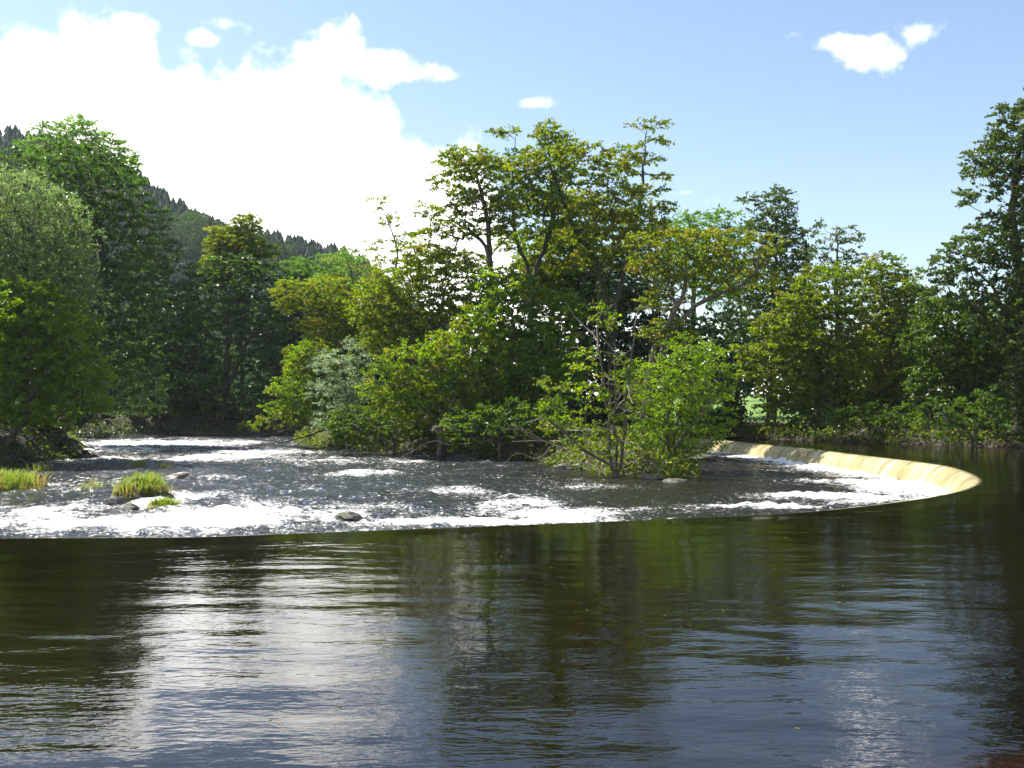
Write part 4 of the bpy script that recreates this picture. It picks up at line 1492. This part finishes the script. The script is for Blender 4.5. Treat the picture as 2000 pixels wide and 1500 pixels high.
c = at(40, 962, -.85)
grassy_islet('grassy_islet', (c[0] - 1.9, c[1] + 1.2, -1.0), (2.6, 1.7, .42), 3, 5200, 'long low islet of bright green grass at the left edge of the rapids', .2, 1.0, (.15, -.1, 0))
c = at(262, 985, -.85)
grassy_islet('grassy_islet', (c[0] + .1, c[1] + .7, -1.05), (1.15, .9, .92), 5, 2300, 'hummock of dark rock topped with yellow-green grass amid the white water', .14, .8, (.3, -.3, 0))
c = at(310, 1000, -.85)
grassy_islet('grassy_islet', (c[0] + .05, c[1] + .1, -1.02), (.6, .6, .42), 8, 1300, 'small tuft of straw-coloured grass trailing into foam below the rocky hummock', .2, .5, (.45, -.3, 0))


def rock(name, px, py, dims, seed, mat, label, dz=0.0, rot=0.0):
    c = at(px, py, -.85)
    lvl = float(lower_level(np.array([c[0]]), np.array([c[1]]))[0])
    cc = (c[0], c[1], lvl + dz)
    V, F = rock_mesh((0, 0, 0), dims, seed)
    if rot:
        cs, sn = math.cos(rot), math.sin(rot)
        x, z = V[:, 0].copy(), V[:, 2].copy()
        V[:, 0], V[:, 2] = x * cs - z * sn, x * sn + z * cs
    o = mesh(name, V + np.array(cc), F, M[mat], origin=np.array(cc))
    tag(o, label, 'rock')


rock('rock', 345, 935, (.62, .34, .2), 21, 'pale_rock', 'pale slanted rock showing above the rapids beyond the grassy hummock', .02, .25)
rock('rock', 228, 990, (.42, .4, .26), 23, 'rock', 'dark wet rock against the left side of the grassy hummock', .05)
rock('rock', 185, 1008, (.5, .4, .11), 24, 'rock', 'flat dark rock under sliding water left of the straw-coloured tuft', .02)
rock('rock', 682, 1018, (.42, .4, .2), 25, 'rock', 'lone dark rock in the foam just behind the near weir edge', .02)
rock('rock', 1322, 944, (.6, .4, .17), 26, 'rock', 'low brown rock in the water off the tip of the island', .0)
rock('rock', 1372, 900, (1.0, .7, .30), 27, 'rock', 'rock at the water line under the round willow bush', .05)
rock('rock', 1270, 938, (.6, .45, .25), 28, 'rock', 'mossy rock at the foot of the many-stemmed shrub', .05)
rock('rock', 1110, 918, (.8, .5, .28), 29, 'rock', 'dark rock on the shore left of the many-stemmed shrub', .05)


rock('rock', 252, 1000, (.3, .3, .2), 61, 'rock', 'small dark stone in front of the rocky hummock, touching the foam', .06)
rock('rock', 300, 1002, (.28, .24, .16), 62, 'rock', 'small dark stone between the hummock and the straw-coloured tuft', .05)
rock('rock', 640, 1010, (.22, .2, .12), 63, 'rock', 'tiny dark stone left of the lone dark rock by the near weir edge', .03)

def build_flecks():
    r = np.random.default_rng(64)
    n = 42
    y = r.uniform(8.5, 21, n)
    x = r.uniform(-.5, .5, n) * y * 1.05
    z = pool_waves(x, y) + .006
    P = np.stack([x, y, z], axis=1)
    N = np.stack([r.normal(0, .12, n), r.normal(0, .12, n), np.ones(n)], axis=1)
    v, f = leaves(P, N, r.normal(size=(n, 3)) * (1, 1, .05), r.uniform(.025, .06, n), .7, .08, r)
    o = mesh('floating_leaves', v, f, M['grass'], attrs={'tint': ('FACE', r.random(n)), 'brown': ('FACE', r.random(n))})
    tag(o, 'scattered small yellow leaves drifting on the dark upper river', 'leaves', kind='stuff')


build_flecks()


def tuft(px, py, seed, label, n=140):
    r = np.random.default_rng(seed)
    c = at(px, py, -.9)
    lvl = float(lower_level(np.array([c[0]]), np.array([c[1]]))[0]) - .05
    f = np.stack([c[0] + r.normal(0, .22, n), c[1] + r.normal(0, .2, n), np.full(n, lvl)], axis=1)
    V, q, t = grass_mesh(f, n, .3, .7, (.2, -.1, 0), seed, .012)
    tt = r.random(n)
    bb = np.clip(r.normal(.3, .2, n), 0, 1)
    o = mesh('grass_tuft', V, [q, t], M['grass'], origin=np.array((c[0], c[1], lvl)), attrs={'tint': ('FACE', np.concatenate([tt] * 3)), 'brown': ('FACE', np.concatenate([bb] * 3))})
    tag(o, label, 'grass tuft')


tuft(272, 912, 41, 'thin tuft of reedy grass standing in the rapids below the dark log')
tuft(322, 918, 42, 'smaller reedy tuft in the rapids just behind the pale slanted rock', 80)
tuft(82, 922, 43, 'tuft of grass on the far side of the long grassy islet')
tuft(165, 965, 44, 'sparse grass tuft between the long islet and the rocky hummock', 70)
tuft(185, 960, 45, 'reddish low tuft touching the water left of the rocky hummock', 80)


def stick(pts, r0, r1, step=.2, seed=0):
    r = np.random.default_rng(seed)
    sp = spline(pts, step)
    sp[1:-1] += r.normal(0, r0 * .25, (len(sp) - 2, 3))
    n = len(sp)
    return tubes(sp, np.arange(n) - 1, np.linspace(r0, r1, n), range(n), 7, np.ones(n, bool))


def drift(name, label, cat, lines, mat):
    org = np.array(lines[0][0][0])
    root = tag(empty(name, org), label, cat)
    for i, (pts, a, b, nm) in enumerate(lines):
        v, f = stick([np.array(p) for p in pts], a, b, seed=i + len(lines) * 3)
        mesh(nm, v, f, M[mat], root, org, smooth=True)


d = 60.5
drift('fallen_log', 'dark fallen log sloping down from the left bank into the rapids', 'log',
      [([pt(80, 845, d + 1), pt(130, 868, d), pt(185, 905, d - 1)], .55, .42, 'trunk'),
       ([pt(140, 856, d), pt(170, 872, d - .3), pt(205, 880, d - .6)], .05, .02, 'branch'),
       ([pt(130, 860, d), pt(60, 850, d), pt(0, 870, d)], .07, .03, 'branch')], 'bark_dark')
drift('fallen_branch', 'bare grey branch arching over the dark far bank into the rapids', 'branch',
      [([pt(180, 820, 72), pt(222, 822, 72), pt(250, 838, 72), pt(272, 852, 72)], .05, .02, 'branch')], 'deadwood')
dd = 57
drift('fallen_branch', 'tangle of bare brown branches lying on the left bank above the long islet', 'branch',
      [([pt(-20, 880, dd), pt(60, 860, dd), pt(150, 828, dd)], .07, .025, 'branch'),
       ([pt(10, 862, dd), pt(60, 875, dd - .5), pt(90, 892, dd - 1)], .045, .015, 'branch'),
       ([pt(-10, 840, dd), pt(50, 850, dd), pt(110, 850, dd)], .05, .02, 'branch'),
       ([pt(20, 890, dd - 1), pt(90, 862, dd - 1), pt(140, 850, dd - 1)], .04, .015, 'branch')], 'bark')
drift('fallen_branch', 'long bare branch bowed low along the shaded foot of the island', 'branch',
      [([pt(780, 895, 61), pt(845, 862, 61), pt(880, 868, 60), pt(970, 858, 59)], .05, .03, 'branch')], 'deadwood')
e = 47
drift('fallen_branch', 'spray of bare silvery twigs hanging over the water left of the many-stemmed shrub', 'branch',
      [([pt(1110, 880, e), pt(1060, 862, e), pt(1000, 862, e)], .035, .012, 'branch'),
       ([pt(1080, 868, e), pt(1050, 895, e), pt(1010, 885, e), pt(985, 905, e)], .02, .008, 'branch'),
       ([pt(1070, 865, e), pt(1020, 840, e), pt(985, 838, e)], .02, .008, 'branch'),
       ([pt(1100, 876, e), pt(1060, 898, e), pt(1035, 880, e)], .02, .008, 'branch'),
       ([pt(1060, 862, e), pt(1030, 850, e), pt(1000, 828, e)], .016, .007, 'branch')], 'deadwood')
drift('fallen_branch', 'low branch reaching from the trailing alder down to the rapids', 'branch',
      [([pt(690, 815, 74), pt(620, 845, 74), pt(560, 862, 74), pt(500, 868, 74)], .09, .02, 'branch'),
       ([pt(610, 848, 74), pt(575, 870, 74), pt(540, 868, 74)], .035, .012, 'branch')], 'bark_dark')


def build_haze():
    x0, x1, y0, y1, z0, z1 = -645, 645, -205, 885, -4.0, 175.0
    v = [(x, y, z) for z in (z0, z1) for x, y in ((x0, y0), (x1, y0), (x1, y1), (x0, y1))]
    f = np.array([[3, 2, 1, 0], [4, 5, 6, 7], [0, 1, 5, 4], [1, 2, 6, 5], [2, 3, 7, 6], [3, 0, 4, 7]])
    m, t, out = material('thin_summer_haze')
    vol = t.n('ShaderNodeVolumePrincipled')
    vol.inputs['Color'].default_value = (.80, .90, 1.0, 1)
    vol.inputs['Density'].default_value = HAZE
    vol.inputs['Anisotropy'].default_value = .2
    t.link(vol.outputs[0], out.inputs['Volume'])
    o = mesh('haze', v, f, m)
    tag(o, kind='stuff')


HAZE = .00011
build_haze()


def build_fence():
    y = 76.0
    xs = [14.6, 17.0, 19.0, 21.4, 23.8, 26.2]
    root = tag(empty('fence', (19.0, y, ground_z(19.0, y))), 'wire mesh fence with dark wooden posts before the sunny field gap', 'fence')
    org = np.array(root.location)
    for x in xs:
        g = ground_z(x, y)
        w = .13 if abs(x - 19.0) < .1 else .07
        h = 2.2 if abs(x - 19.0) < .1 else 1.5
        k = 8
        an = np.arange(k) / k * 2 * math.pi
        V = np.concatenate([np.stack([x + np.cos(an) * w, y + np.sin(an) * w, np.full(k, g + q)], axis=1) for q in (-.3, h)] + [np.array([[x, y, g + h + .03]])])
        F = np.array([[b, (b + 1) % k, k + (b + 1) % k, k + b] for b in range(k)])
        T = np.array([[k + b, k + (b + 1) % k, 2 * k] for b in range(k)])
        mesh('post', V, [F, T], M['fence_wood'], root, org)
    V, F = [], []
    g = ground_z(19.0, y)
    def bar(a, b, w):
        a, b = np.array(a), np.array(b)
        dirn = unit(b - a)
        u = unit(np.cross(dirn, (0.3, 1, .2)))
        v_ = np.cross(dirn, u)
        o = len(V) * 8
        V.append(np.array([a + u * w, a + v_ * w, a - u * w, a - v_ * w, b + u * w, b + v_ * w, b - u * w, b - v_ * w]))
        F.append(np.array([[o + i, o + (i + 1) % 4, o + 4 + (i + 1) % 4, o + 4 + i] for i in range(4)]))
    for z in (.15, .4, .65, .9, 1.15, 1.4):
        bar((xs[0], y, g + z), (xs[-1], y, g + z), .006)
    for x in np.arange(xs[0], xs[-1], .22):
        bar((x, y, g + .15), (x, y, g + 1.4), .005)
    o = mesh('wire_mesh', np.concatenate(V), np.concatenate(F), M['wire'], root, org)
    o['kind'] = 'stuff'


build_fence()
tris = sum(sum(len(p.vertices) - 2 for p in o.data.polygons) if False else len(o.data.loops) - 2 * len(o.data.polygons) for o in bpy.data.objects if o.type == 'MESH')
print('TRIS', tris, 'LEAVES', N_LEAVES)
